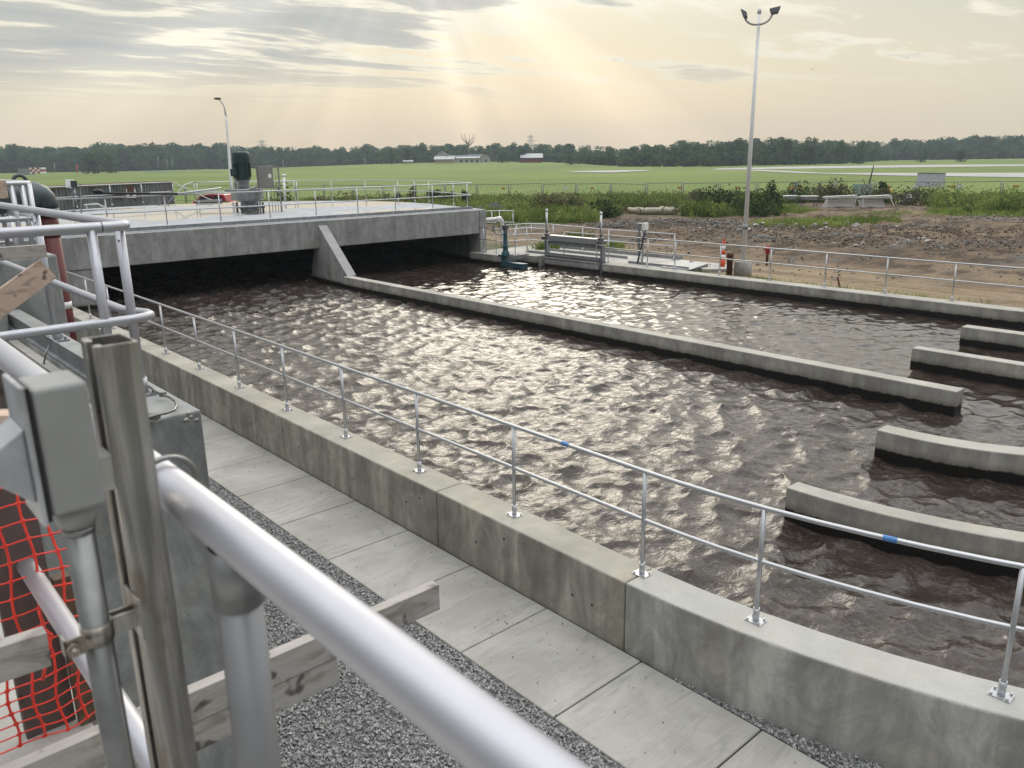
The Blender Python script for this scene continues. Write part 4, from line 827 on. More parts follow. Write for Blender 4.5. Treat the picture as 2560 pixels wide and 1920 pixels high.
for i, (px, top, bot, dist) in enumerate([(342, 338, 364, 400), (361, 345, 363, 400), (373, 343, 361, 410), (118, 352, 368, 380), (788, 340, 362, 400), (1133, 335, 352, 380), (612, 345, 365, 390), (532, 345, 368, 380)]):
    a_ = PD(px, bot, dist); b_ = PD(px-1.0, top, dist); labs = ['tall pale utility pole at the left field edge', 'short pole just left of the tall pale utility pole', 'leaning pole right of the tall pale utility pole', 'pole near the red and white chequered hut', 'tall pole left of the farm', 'thin pole near the red barn', 'pole behind the control cabinet', 'pole right of the green motor']
    tag(MB().tube([a_, b_], [.22, .16], 6).build('utility_pole', simple('weathered pole', (.24, .25, .24), .8)), labs[i], 'pole', 'utility poles along the woods')
# ------------------------------------------------------------------ buildings far off
def house(name, label, px, dist, w_, d_, h_, rh, wm_, rm, axis=0, zoff=0., wins=3, cat='house'):
    w_, d_, h_, rh = w_*.8, d_*.8, h_*.75, rh*.75
    p = PD(px, 350, dist); gz_ = float(gh(np.array(p.x), np.array(p.y)))-.3+zoff; u = e1_ if axis == 0 else Vector((FW.x, FW.y, 0)).normalized(); v = Vector((-u.y, u.x, 0)); c = Vector((p.x, p.y, gz_))
    t_ = thing(name, label, cat, c)
    A = [c-u*w_/2-v*d_/2, c+u*w_/2-v*d_/2, c+u*w_/2+v*d_/2, c-u*w_/2+v*d_/2]; H_ = Vector((0, 0, h_)); m1, m2 = (A[0]+A[3])/2+H_+Vector((0, 0, rh)), (A[1]+A[2])/2+H_+Vector((0, 0, rh))
    MB().add(A+[a_+H_ for a_ in A]+[m1, m2], [(0, 1, 5, 4), (1, 2, 6, 9, 5), (2, 3, 7, 6), (3, 0, 4, 8, 7)]).build('wall', wm_, t_)
    o_ = u*.4; e_ = v*.5; rt = Vector((0, 0, .12)); dn = Vector((0, 0, -.25*rh/d_*2))
    rf = MB().hexa([A[0]+H_-o_-e_+dn, A[1]+H_+o_-e_+dn, m2+o_, m1-o_, A[0]+H_-o_-e_+dn+rt, A[1]+H_+o_-e_+dn+rt, m2+o_+rt, m1-o_+rt]).hexa([m1-o_, m2+o_, A[2]+H_+o_+e_+dn, A[3]+H_-o_+e_+dn, m1-o_+rt, m2+o_+rt, A[2]+H_+o_+e_+dn+rt, A[3]+H_-o_+e_+dn+rt]); rf.build('roof', rm, t_)
    for k in range(wins):
        for (P0, P1, nn) in ((A[0], A[1], -v), (A[1], A[2], u), (A[3], A[0], -u), (A[2], A[3], v)):
            if nn.dot(FW) < -.1:
                q_ = P0.lerp(P1, (k+.6)/(wins+.2))+Vector((0, 0, h_*.35)); dd_ = (P1-P0).normalized(); MB().bar(q_+nn*.02, q_+dd_*1.0+nn*.02, .06, 1.3).build('window', simple('dark window', (.05, .06, .07), .2), t_)
    return t_
house('farmhouse', 'white farmhouse with dark gabled roof, highest of the farm group', 955, 385, 9, 8, 4.6, 2.6, SIDING, ROOFG, 1)
house('garage', 'tan garage with white doors in front of the white farmhouse', 961, 372, 11, 8, 2.6, 1.6, TANW, ROOFW, 0, wins=0)
house('farm_wing', 'long low grey roofed wing right of the farmhouse', 993, 390, 14, 7, 3.0, 1.6, SIDING, ROOFG, 0)
house('greenhouse_shed', 'long white flat roofed shed in the middle of the farm', 1012, 380, 13, 8, 3.0, .6, SIDING, ROOFW, 0, wins=4, cat='shed')
house('farm_outbuilding', 'grey roofed outbuilding left of the red roof', 1032, 388, 9, 7, 3.2, 1.8, SIDING, ROOFG, 0, cat='shed')
house('red_roof_house', 'small white house with bright red roof at the farm right end', 1048, 386, 6, 6, 3.0, 2.4, SIDING, BARNR, 1, wins=1)
house('red_barn', 'dark red barn with pale metal roof at the wood edge', 1148, 372, 12, 12, 3.2, 2.4, BARNR, ROOFW, 0, wins=0, cat='barn')
house('small_shed', 'tiny pale green shed left of the farm', 882, 380, 5, 4, 1.6, .6, simple('pale green shed', (.40, .47, .42), .6), ROOFW, 0, wins=0, cat='shed')
hut = thing('chequered_hut', 'small hut chequered red and white at the far left of the airfield', 'hut', PD(83, 375, 330)); hb = WLOC[hut]; wq = 1.05
for i in range(5):
    for j in range(3): MB().bar(hb+e1_*(i-2.5)*wq+Vector((0, 0, .45+j*.8)), hb+e1_*(i-1.5)*wq+Vector((0, 0, .45+j*.8)), 3, .8).build('panel', (REDC if (i+j) % 2 else WHITE), hut)
tag(MB().bar(PD(44, 372, 335), PD(70, 372, 335), 3, 2.6).build('grey_shed', GALVD), 'low grey shed left of the chequered hut', 'shed'); tag(MB().tube([PD(166, 374, 330), PD(166, 357, 330)], .2, 6).tube([PD(164, 358, 330), PD(168, 356, 330)], .15, 6).build('windsock_pole', ORANGE), 'orange marker pole at the field edge', 'pole')
# crop strips and scrub beyond the runway
ground_poly('crop_field', [(320, 372), (300, 369.0), (330, 366.2), (420, 364.5), (470, 366), (482, 372)], simple('blue green crop', (.07, .14, .06), .9, 0, .1, .2), GZ+.1)
# ------------------------------------------------------------------ weeds, bushes
def blades(name, pts, hmin, hmax, wd, nb, seed, mt, label, lean=.35, leaf=False):
    g = np.random.default_rng(seed); P = np.asarray(pts, float); n = len(P)*nb; P = np.repeat(P, nb, 0)+np.concatenate([g.normal(0, .12, (n, 2)), np.zeros((n, 1))], 1)
    h_ = g.uniform(hmin, hmax, n)*np.repeat(g.uniform(.6, 1.2, len(pts)), nb); a_ = g.uniform(0, 6.28, n); L = g.uniform(0, lean, n)*h_; w_ = wd*g.uniform(.6, 1.4, n)
    ex_ = np.stack([np.cos(a_), np.sin(a_), 0*a_], 1); ey = np.stack([-np.sin(a_+g.uniform(-1, 1, n)), np.cos(a_), 0*a_], 1)
    z = np.array([0, 0, 1.]); m_ = P+ex_*(L*.4)[:, None]+z*(h_*.6)[:, None]; tp_ = P+ex_*L[:, None]+z*h_[:, None]
    if leaf:   # small leaf quads strung up the stalk
        c = P+(tp_-P)*g.uniform(.15, 1, (n, 1)); s_ = w_[:, None]; u = g.normal(size=(n, 3)); u /= np.linalg.norm(u, axis=1, keepdims=True); v = np.cross(u, g.normal(size=(n, 3))); v /= np.linalg.norm(v, axis=1, keepdims=True)
        q_ = np.stack([c-u*s_, c+v*s_*.6, c+u*s_, c-v*s_*.6], 1)
    else: q_ = np.stack([P-ey*(w_/2)[:, None], P+ey*(w_/2)[:, None], m_+ey*(w_*.4)[:, None], tp_], 1)
    return tag(fast(name, q_.reshape(-1, 3), np.arange(n*4).reshape(n, 4), mt), label, 'weeds', kind='stuff')
def scatter(n, seed, f):
    g = random.Random(seed); o_ = []
    while len(o_) < n:
        r = f(g)
        if r is not None: o_.append(r)
    return o_
def polar(px0, px1, d0, d1, dens=None):
    def f(g):
        px = g.uniform(px0, px1); d_ = math.sqrt(g.uniform(d0*d0, d1*d1)); p = PD(px, 450, 1); v = Vector((p.x, p.y)).normalized(); x, y = v.x*d_, v.y*d_
        if y > 27 and x < 24.4 and d_ < 52 and math.hypot(x-DCX, y-DCY) < 10.2: return None
        th = math.atan2(x, y); lim = float(np.interp(th, EA, ER))+nz(x, y, .25)*6
        if d_ < lim-.5: return None
        if nz(x, y, .16, 5) < -.25 and g.random() < .8: return None
        if 1680 < px < 1990 and d_ < 72.5: return None
        return (x, y, GZ-.03)
    return f
WP = scatter(15000, 1, polar(560, 2330, 41, 76))
WP = [p for p in WP if not (1335 < (1280+F*(Vector(p)-CAM).dot(RT)/(Vector(p)-CAM).dot(FW))/KD < 1475 and math.hypot(p[0], p[1]) < PZ(1400, 452, GZ).xy.length)]
blades('tall_weeds', WP, .35, 1.0, .05, 7, 1, WEED, 'tall yellow green weeds between the dirt and the fence', .45)
blades('leafy_weeds', WP[:9000], .35, 1.0, .10, 9, 2, WEED, 'leafy weeds mixed through the verge', .3, True)
WP2 = scatter(6200, 4, polar(560, 2330, 56, 82))
blades('brushwood', WP2, .35, .95, .09, 9, 5, WEEDD, 'dull brown green brush along the foot of the fence', .3, True)
# patches of weed inside the dirt, and by the wall
def patch(cx_, cy_, rx, n, seed, hm=.35, nm='weed_patch', lab='', w=.04, mt=WEED):
    g = random.Random(seed); c = PZ(cx_, cy_, GZ); pts = []
    for i in range(n):
        a_ = g.uniform(0, 6.28); r = math.sqrt(g.random()); pts.append((*(c+e1_*math.cos(a_)*r*rx+Vector((FW.x, FW.y, 0))*math.sin(a_)*r*rx*.6)[:2], GZ-.02))
    blades(nm, pts, hm*.5, hm, w, 7, seed, mt, lab, .5)
patch(1745, 492, 3.2, 500, 3, .6, lab='bright grass patch on the dirt left of centre'); patch(1850, 486, 2.4, 350, 4, .6, lab='bright grass patch on the dirt right of the first'); patch(1950, 466, 3.5, 500, 6, .3, lab='long grass in front of the right panel rack')
patch(1640, 462, 4.0, 500, 7, .6, lab='low weeds behind the floodlight pole'); patch(2200, 462, 6.0, 600, 8, .5, lab='low green growth at the right edge of the dirt'); patch(1580, 455, 5.0, 600, 18, .6, lab='weeds at the left of the pole near the boxes')
patch(1250, 532, .55, 90, 9, .8, lab='tall weeds behind the platform railing', mt=WEED); patch(1180, 545, .5, 70, 10, .6, lab='green weeds between the deck corner and the platform')
patch(1330, 540, .35, 60, 19, .45, lab='pale weeds behind the weir cover')
gp = []
gr_ = random.Random(5)
for i in range(420): gp.append((23.33+abs(gr_.gauss(0, .28)), gr_.choice([gr_.gauss(11.8, .9), gr_.gauss(9.0, .8), gr_.gauss(14.2, .3), gr_.gauss(16.6, .3)]), GZ+.01))
blades('wall_foot_grass', gp, .05, .18, .012, 6, 12, WEED, 'sparse grass along the outside foot of the far wall', .6)
def bush(px, dist, w_, h_, lab, mt=FOLD, base=0., n=700, leaf=.09, seed=1, name='bush', tall=False):
    p = PD(px, 430, 1); v = Vector((p.x, p.y)).normalized(); c = Vector((v.x*dist, v.y*dist, GZ+base)); t_ = thing(name, lab, 'bush', c)
    bl = crown_blobs(seed, w_, h_, .05, 9); 
    if tall: bl = [(a_*.6, b2*.6, z_, r1*(1.15-z_/h_), r2*(1.15-z_/h_), r3) for a_, b2, z_, r1, r2, r3 in bl]
    V, Fq = leafcloud(n, bl, leaf, seed); fast('crown', V+np.array(c), Fq, mt, False, t_, tuple(c))
    st = MB()
    for i in range(5): x = i*1.3; st.tube([c, c+Vector((math.cos(x)*w_*.2, math.sin(x)*w_*.2, h_*.7))], [.04, .015], 5)
    st.build('trunk', BARK, t_)
bl_ = [(612, 60, 3.2, 2.6, 'dark conical shrub behind the deck cabinet', FOLD, True), (690, 66, 2.6, 1.3, 'low bush behind the deck railing, left', WEEDD, False), (890, 70, 2.2, 2.0, 'upright bush behind the deck railing', WEEDD, True), (862, 72, 1.3, 1.4, 'thin sapling left of the upright bush', WEEDD, True), (938, 70, 1.6, 1.6, 'dark green bush, second right behind the deck rail', FOLD, False), (968, 70, 1.6, 1.4, 'small round bush right of the dark bush', FOLD, False), (1006, 66, 1.5, 1.7, 'leafy bush by the deck rail corner', FOLD, True),
       (1175, 58, 3.4, 1.5, 'grey brown bush before the fence left of centre', WEEDD, False), (1240, 58, 3.0, 1.5, 'grey brown bush right of its twin', WEEDD, False), (1300, 56, 3.2, 1.3, 'leafy green bush in the weeds', FOLD, False), (1540, 60, 4.5, 1.7, 'dark green bush left of the floodlight pole', FOLD, False), (1500, 66, 3.0, 1.5, 'pale bush by the fence left of pole', WEEDD, False), (1580, 60, 4.0, 1.5, 'dense low bush touching the floodlight pole', FOLD, False), (1665, 61, 2.6, 2.6, 'tall dark shrub right of the floodlight pole', FOLD, True), (1650, 57, 4.2, 1.3, 'low wide bush under the tall dark shrub', FOLD, False), (1715, 62, 3.0, 1.8, 'shrub behind the left metal table', FOLD, False),
       (1770, 63, 3.0, 1.6, 'olive shrub behind the right metal table', WEEDD, False), (1810, 60, 3.4, 1.9, 'tangled brown bush behind the wide rack', WEEDD, False), (1905, 62, 2.4, 1.9, 'thin green shrub right of the green sheet', FOLD, True), (1870, 58, 5.0, 1.1, 'low brown scrub behind the narrower rack', WEEDD, False), (1970, 58, 4.5, 1.2, 'low scrub in front of the white board', WEEDD, False), (2070, 56, 5.5, 1.1, 'pale scrub right of the white board', WEED, False), (2150, 54, 5.0, 1.0, 'bright scrub at the right end', WEED, False), (2230, 54, 5.0, 1.3, 'dense scrub at the right picture edge', WEED, False), (320, 70, 1.2, 1.3, 'tiny bush left on the airfield edge', FOLD, False), (236, 66, 1.2, 1.5, 'tiny bush behind the sensor post', FOLD, False), (480, 60, 2.6, 1.6, 'bush behind the stair rails of the deck', WEEDD, False), (745, 62, 5, 1.3, 'brown scrub behind the deck, centre', WEEDD, False), (820, 60, 5, 1.2, 'brown scrub behind the deck, right of centre', WEEDD, False)]
for i, (px, dist, w_, h_, lab, mt_, tall) in enumerate(bl_): bush(px, dist+(13 if 1690 < px < 1990 else 11 if px >= 1990 else 0), w_, h_, lab, mt_, 0, 900, .10, 30+i, tall=tall)
# rubble on the dirt
def rubble(name, cx_, cy_, rx, n, seed, size, lab, mt=RUBBLE):
    g = np.random.default_rng(seed); c = PZ(cx_, cy_, GZ); n_ = n; a_ = g.uniform(0, 6.28, n); r = np.sqrt(g.random(n))
    P = np.stack([c.x+e1_.x*np.cos(a_)*r*rx+FW.x*np.sin(a_)*r*rx*.5, c.y+e1_.y*np.cos(a_)*r*rx+FW.y*np.sin(a_)*r*rx*.5, GZ+.12+.25*(1-r)+g.uniform(-.1, .12, n)], 1)
    base = np.array([(1, 0, 0), (-1, 0, 0), (0, 1, 0), (0, -1, 0), (0, 0, .6), (0, 0, -.6)], float); fc = np.array([(0, 2, 4), (2, 1, 4), (1, 3, 4), (3, 0, 4), (2, 0, 5), (1, 2, 5), (3, 1, 5), (0, 3, 5)])
    v = (base[None]+g.uniform(-.35, .35, (n, 6, 3)))*size*g.uniform(.3, 1.3, (n, 1, 1))**1.5+P[:, None]
    tag(fast(name, v.reshape(-1, 3), (fc[None]+np.arange(n)[:, None, None]*6).reshape(-1, 3), mt), lab, 'rubble', kind='stuff')
rubble('rubble', 1640, 500, 4, 300, 1, .07, 'broken stone on the dirt left of the pole'); rubble('rubble', 1810, 520, 2.2, 700, 2, .05, 'grey stone windrow right of the pole'); rubble('rubble', 2140, 540, 3.2, 500, 3, .06, 'grey rock spread at the right'); rubble('rubble', 1990, 500, 4, 350, 4, .07, 'grey stones in the middle distance right'); rubble('rubble', 2130, 482, 5, 250, 5, .08, 'scattered stones toward the right bank'); rubble('rubble', 1450, 490, 5, 1200, 6, .08, 'scattered stones behind the platform'); rubble('rubble', 1600, 530, 8, 500, 7, .07, 'small stones over the brown dirt'); rubble('rubble', 2000, 580, 8, 500, 8, .05, 'pebbles on the tan track')
rubble('rubble', 1480, 488, 7, 900, 21, .06, 'brown soil clods behind the platform', CLOD); rubble('rubble', 1760, 510, 9, 1600, 22, .055, 'brown soil clods across the churned lot', CLOD); rubble('rubble', 2080, 520, 9, 1300, 23, .06, 'brown soil clods at the right of the lot', CLOD)
rubble('rubble', 1930, 532, 3, 24, 9, .11, 'pale broken slabs beside a puddle', CPALE); rubble('rubble', 1720, 500, 6, 60, 10, .16, 'a few pale rocks on the dark soil', CPALE)
c = PZ(1062, 470, GZ); gm = MB()
N_ = 26
for i in range(N_):
    for j in range(N_):
        x, y = (i/(N_-1)-.5)*6, (j/(N_-1)-.5)*4; r = math.hypot(x/3, y/2); z = max(0, 1-r)**.8*1.15*(1+.15*nz(x, y, 1.2)); p = c+e1_*x+Vector((FW.x, FW.y, 0)).normalized()*y; gm.v.append((p.x, p.y, GZ-.1+z+.04*nz(x, y, 6)))
for i in range(N_-1):
    for j in range(N_-1): gm.f.append((i*N_+j, (i+1)*N_+j, (i+1)*N_+j+1, i*N_+j+1)); gm.sm.append(True)
tag(gm.build('gravel_pile', simple('dark gravel', (.05, .05, .05), .9, 0, .5, 7, .9, 14)), 'dark grey gravel heap behind the deck corner', 'gravel pile')
# ------------------------------------------------------------------ container and vehicles beyond the deck
ct = thing('shipping_container', 'stained corrugated steel container with a torn rusty hole, behind the deck', 'container', (0, 0, 0))
a0, a1 = PD(112, 402, 47), PD(372, 397, 58); a0.z = GZ; a1.z = GZ; ct.location = a0; WLOC[ct] = a0.copy(); dv = (a1-a0); Lc = dv.length; dv.normalize(); nv = Vector((-dv.y, dv.x, 0)); 
if nv.dot(FW) < 0: nv = -nv
mb = MB(); ht = PD(372, 397, 58).z+.1; n_ = int(Lc/.28)
for i in range(n_):
    s0 = i*Lc/n_; w_ = Lc/n_; P4 = [(0, 0), (.3, 0), (.5, .07), (.8, .07), (1, 0)]
    for k in range(4):
        p0 = a0+dv*(s0+w_*P4[k][0])+nv*P4[k][1]; p1 = a0+dv*(s0+w_*P4[k+1][0])+nv*P4[k+1][1]; mb.add([p0, p1, p1+Vector((0, 0, ht-GZ)), p0+Vector((0, 0, ht-GZ))], [(0, 1, 2, 3)])
b0_ = a0+nv*2.4; mb.add([a1, a1+nv*2.4, a1+nv*2.4+Vector((0, 0, ht-GZ)), a1+Vector((0, 0, ht-GZ))], [(0, 1, 2, 3)]); mb.add([a0, b0_, b0_+Vector((0, 0, ht-GZ)), a0+Vector((0, 0, ht-GZ))], [(3, 2, 1, 0)])
mb.build('side_panel', CORR, ct); MB().bar(a0+nv*1.2+Vector((0, 0, ht-GZ+.05)), a1+nv*1.2+Vector((0, 0, ht-GZ+.05)), 2.5, .08).build('roof', RUST, ct)
hp = PD(287, 410, 53.6); q_ = a0+dv*((hp-a0).dot(dv)); MB().bar(q_-dv*.35+Vector((0, 0, hp.z-GZ))-nv*.03, q_+dv*.35+Vector((0, 0, hp.z-GZ))-nv*.03, .02, .5).bar(q_-dv*.2+Vector((0, 0, hp.z-GZ-.3))-nv*.025, q_+dv*.15+Vector((0, 0, hp.z-GZ-.3))-nv*.025, .02, .3).build('torn_hole', RUST, ct); MB().bar(q_-dv*.45+Vector((0, 0, hp.z-GZ-.2))-nv*.012, q_+dv*.5+Vector((0, 0, hp.z-GZ-.25))-nv*.012, .02, .6).build('torn_edge', WHITE, ct)
def vehicle(name, label, px, dist, ang, prof, cab, body, glass, L, Wd=1.9):
    c = PD(px, 430, dist); c.z = GZ; t_ = thing(name, label, 'truck' if 'pickup' in name else 'car', c); u = Vector((math.cos(ang), math.sin(ang), 0)); v = Vector((-u.y, u.x, 0))
    def ext(pr, wd, ins=0):
        k = len(pr); vs = [c+u*p[0]-v*wd/2+Vector((0, 0, p[1])) for p in pr]+[c+u*p[0]+v*wd/2+Vector((0, 0, p[1])) for p in pr]
        return MB().add(vs, [tuple(range(k-1, -1, -1)), tuple(range(k, 2*k))]+[(i, (i+1) % k, k+(i+1) % k, k+i) for i in range(k)])
    bd = ext(prof, Wd).build('body', body, t_, .06, seg=3)
    for w_ in cab:
        ext(w_, Wd+.02 if w_[0][1] < 9 else Wd).build('window', glass, bd)
    for x in (-L*.31, L*.31):
        for s in (-1, 1):
            wh = MB().cyl(c+u*x+v*s*(Wd/2-.25)+Vector((0, 0, .38)), c+u*x+v*s*(Wd/2+.02)+Vector((0, 0, .38)), .38, 20).build('wheel', BLACK, t_)
            MB().cyl(c+u*x+v*s*(Wd/2+.021)+Vector((0, 0, .38)), c+u*x+v*s*(Wd/2+.03)+Vector((0, 0, .38)), .22, 16).build('rim', GALV, wh)
    return t_
hdg = math.atan2(e1_.y, e1_.x)
# pickup faces left in the photograph
vehicle('pickup_truck', 'red crew cab pickup truck parked behind the deck, facing left', 462, 57, hdg+math.pi, [(-2.8, .45), (2.8, .45), (2.85, .95), (2.6, 1.12), (1.35, 1.2), (.55, 1.82), (-.2, 1.9), (-1.05, 1.85), (-1.25, 1.25), (-2.8, 1.27)], [[(1.0, 1.28), (.5, 1.74), (-.15, 1.8), (-.25, 1.26)], [(-.35, 1.26), (-.27, 1.8), (-.85, 1.77), (-1.0, 1.27)]], REDC, GLASSD, 5.6)
vehicle('white_car', 'white car behind the deck near the big grey pipe elbow', 165, 50, hdg+math.pi+.9, [(-2.2, .4), (2.2, .4), (2.25, .85), (1.2, 1.05), (.5, 1.62), (-.9, 1.66), (-1.7, 1.2), (-2.2, 1.1)], [[(1.05, 1.1), (.48, 1.56), (-.1, 1.6), (-.1, 1.1)], [(-.2, 1.1), (-.2, 1.6), (-.85, 1.58), (-1.5, 1.15)]], CARW, GLASSL, 4.4, 1.8)
vehicle('white_pickup', 'white vehicle roof just showing between container and red pickup', 352, 56, hdg+math.pi, [(-2.6, .4), (2.4, .4), (2.4, .95), (1.2, 1.1), (.4, 1.2), (-.8, 1.2), (-2.6, 1.15)], [[(1.0, 1.0), (.5, 1.15), (-.1, 1.18), (-.1, 1.0)]], CARW, GLASSD, 5.0)
tag(MB().tube([PD(616, 440, 45), PD(613, 378, 45)], .07, 10).tube([PD(613.2, 382, 45), PD(613, 376.5, 45)], .10, 10).build('vent_pipe', WHITE), 'thin white vent pipe standing behind the deck cabinet', 'pipe')
# ------------------------------------------------------------------ our side: platform, pier, pipes
PL = 2.40
pr_ = thing('service_platform', 'pale concrete platform and pier on the near left, with chipped corner', 'platform', (0, 3, -.75))
MB().box(-4, .375, -3, 4.71, 2.05, 2.395).build('floor_slab', CPALE, pr_, .008)
MB().box(1.36, 1.68, 4.73, 30, -.78, 2.43).build('pier_wall', CBLOCK, pr_, .015)
MB().box(-4, 1.359, 4.73, 5.05, -.78, 2.35).build('front_wall', CBLOCK, pr_, .01)
MB().box(-4, .37, 2.9, 3.2, -.78, 2.04).build('front_wall', CBLOCK, pr_)
chp = MB(); g = random.Random(3)
for i in range(60):
    p = Vector((1.68-g.uniform(0, .12), 4.73+g.uniform(0, .10), 2.425-g.uniform(0, .06))); chp.ball(p, g.uniform(.006, .018), 5, (1, 1, .7))
chp.build('chipped_corner', CPALE, pr_)
gt = thing('floor_grating', 'steel bar grating walkway behind the corner railing', 'grating', (.6, 7, 2.3)); mg = MB()
for x in np.arange(-.6, 1.26, .042): mg.box(x, x+.005, 5.1, 7.2, 2.33, 2.358)
for y in np.arange(5.1, 7.2, .10): mg.cyl((-.6, y, 2.353), (1.26, y, 2.353), .005, 4)
mg.build('open_panel', GALV, gt); mg = MB()
for x in np.arange(-.6, 1.27, .022): mg.box(x, x+.012, 7.24, 12, 2.33, 2.362)
for y in np.arange(7.24, 12, .05): mg.box(-.6, 1.27, y, y+.014, 2.345, 2.3595)
mg.build('fine_panel', GALV, gt); MB().box(1.27, 1.285, 5.1, 12, 2.25, 2.37).build('edge_angle', GALVD, gt)
MB().box(-.8, 1.26, 5.06, 12, 1.7, 1.72).build('dark_trough', CAST, gt)
tag(MB().box(1.287, 1.358, 5.06, 12, 2.0, 2.385).build('kerb', CPALE), 'narrow pale concrete kerb beside the grating', 'kerb')
tp_ = thing('kick_plate', 'dark grey steel kick plate along the pier wall top', 'plate', (1.44, 8, 2.43)); MB().box(1.395, 1.405, 4.9, 12.5, 2.36, 2.56).box(1.365, 1.395, 4.9, 12.5, 2.432, 2.445).build('plate', GALVD, tp_); MB().tube([(1.30, 6.9, 2.39), (1.33, 6.92, 2.47), (1.37, 6.95, 2.52)], .007, 6).build('wire', GALV, tp_)
# corner railing on the pier
cr_ = thing('corner_railing', 'thick aluminium corner railing on the pier, rails bending left above chipped corner', 'railing', (1.55, 5.45, 2.43))
def elbow_path(z):
    return [(1.56, 16, z), (1.56, 5.40, z), (1.563, 5.31, z), (1.55, 5.26, z), (1.52, 5.225, z), (1.47, 5.21, z), (-2.5, 5.18, z)]
MB().tube(elbow_path(3.515), .0305, 18).build('top_rail', FGALU, cr_)
MB().tube([(1.56, 16, 2.95), (1.56, 5.60, 2.95), (1.60, 5.45, 2.95), (1.635, 5.35, 2.95), (1.63, 5.27, 2.95), (1.58, 5.22, 2.95), (1.50, 5.20, 2.95), (-2.5, 5.17, 2.95)], .028, 18).build('mid_rail', FGALU, cr_)
pA, pB = PZ(136, 734, 2.43), PZ(21, 667, 2.43)
for (x, y) in ((1.54, 5.345), (1.345, 5.21), (1.56, pA.y), (1.56, pB.y), (1.56, 12.1), (1.56, 14)):
    po = MB().cyl((x, y, 2.44), (x, y, 3.51), .0285, 16).cyl((x, y, 2.44), (x, y, 2.54), .037, 16).build('post', FGALU, cr_)
    bp = MB().box(x-.075, x+.075, y-.09, y+.09, 2.431, 2.444)
    for sx in (-.05, .05):
        for sy in (-.06, .06): bp.cyl((x+sx, y+sy, 2.444), (x+sx, y+sy, 2.47), .011, 6)
    bp.build('base_plate', GALVD, po)
for (x, y) in ((1.54, 5.345), (1.56, pA.y)):
    c = Vector((x, y, 3.42))-Vector((FW.x, FW.y, 0)).normalized()*.0287; MB().cyl(c, c-Vector((FW.x, FW.y, 0)).normalized()*.002, .006, 8).build('rivet_hole', BLACK, cr_)
MB().tube([(1.40, 5.2082, 3.515), (1.405, 5.2082, 3.515)], .0309, 16, cap=False).build('joint_gap', BLACK, cr_)
# tubing loop on pier top
tl = thing('flexible_conduit', 'grey flexible conduit looping over the pier top', 'conduit', (1.6, 5.2, 2.44))
MB().tube([PZ(x, y, 2.47) for x, y in ((324, 835), (335, 845), (350, 852), (366, 858), (378, 866), (382, 876), (376, 886), (360, 892), (345, 895), (330, 899), (315, 903))], .009, 8).build('hose', GALV, tl)
c = PZ(328, 900, 2.46); MB().bar(c-e1_*.05, c+e1_*.04, .05, .03).build('clip', GALV, tl); c = PZ(352, 852, 2.47); MB().bar(c-e1_*.02, c+e1_*.02, .02, .03).build('strap', GALV, tl)
# foreground rail
fr = thing('foreground_railing', 'big out of focus aluminium handrail crossing the foreground diagonally', 'railing', (.3, .8, 2.4))
MB().tube([(.30, -2.2, 3.483), (.30, 5.40, 3.483)], .0245, 32).build('top_rail', FGALU, fr); MB().tube([(.30, -2.2, 2.885), (.30, 5.40, 2.885)], .0225, 24).build('mid_rail', FGALU, fr)
for y in (.805, -1.1, 3.9): MB().cyl((.302, y, 2.396), (.302, y, 3.47), .0255, 24).cyl((.302, y, 3.40), (.302, y, 3.47), .0285, 24).build('post', simple('dull aluminium post', (.27, .27, .275), .42, .65, .05, 6), fr)
# strut channel with U-bolt, receptacle box, conduit, clamp
st = thing('strut_channel', 'brownish stainless strut channel standing against the foreground rail', 'strut', (.24, .92, 2.4))
x0, x1, y0, y1, zt, th = .2185, .2600, .893, .952, 3.692, .0027
pth = [(x0+.000, y0+.018), (x0, y0), (x1, y0), (x1, y1), (x0, y1), (x0, y1-.018)]
inn = [(x0+th, y0+.018), (x0+th, y0+th), (x1-th, y0+th), (x1-th, y1-th), (x0+th, y1-th), (x0+th, y1-.018)]
# open side faces left: web right, flanges front and back, lips returning inward
L1 = [(x0+.010, y0+.007), (x0, y0+.007), (x0, y0), (x1, y0), (x1, y1), (x0, y1), (x0, y1-.007), (x0+.010, y1-.007)]
L2 = [(x0+.010, y0+.007+0.0001-.0025), (x0+th, y0+.0045), (x0+th, y0+th), (x1-th, y0+th), (x1-th, y1-th), (x0+th, y1-th), (x0+th, y1-.0045), (x0+.010, y1-.0046)]
MB().strip(L1[1:7], L2[1:7], 2.4, zt).build('channel', STEEL, st, .0008)
MB().box(x0-.001, x0+.008, y0+.0005, y0+.016, 2.4, zt-.0005).box(x0-.001, x0+.008, y1-.016, y1-.0005, 2.4, zt-.0005).build('lip', STEEL, st, .002)
ub = [(.262, 1.02, 3.483+.03)]+[(.302+.036*math.cos(x), 1.02, 3.483+.034*math.sin(x)) for x in np.linspace(math.pi*.85, -.6, 14)]
MB().tube([(.25, 1.0, 3.49), (.258, 1.0, 3.513)]+[(p[0], 1.0, p[2]) for p in ub[1:]], .0038, 10).build('u_bolt', GALV, st)
bx = thing('outlet_box', 'grey cast outlet box with side cover on the strut channel', 'outlet box', (.18, .91, 3.5))
bb = MB().box(.148, .2005, .872, .94, 3.527, 3.664).build('body', BOXG, bx, .006, seg=4)
MB().box(.138, .1435, .868, .944, 3.522, 3.669).build('cover', BOXL, bx, .002); MB().box(.1436, .1478, .871, .941, 3.525, 3.666).build('gasket', BLACK, bx)
cv = MB().hexa([(.106, .876, 3.575), (.138, .876, 3.545), (.138, .936, 3.545), (.106, .936, 3.575), (.110, .876, 3.608), (.138, .876, 3.626), (.138, .936, 3.626), (.110, .936, 3.608)]).build('flip_cover', BOXL, bx, .003)
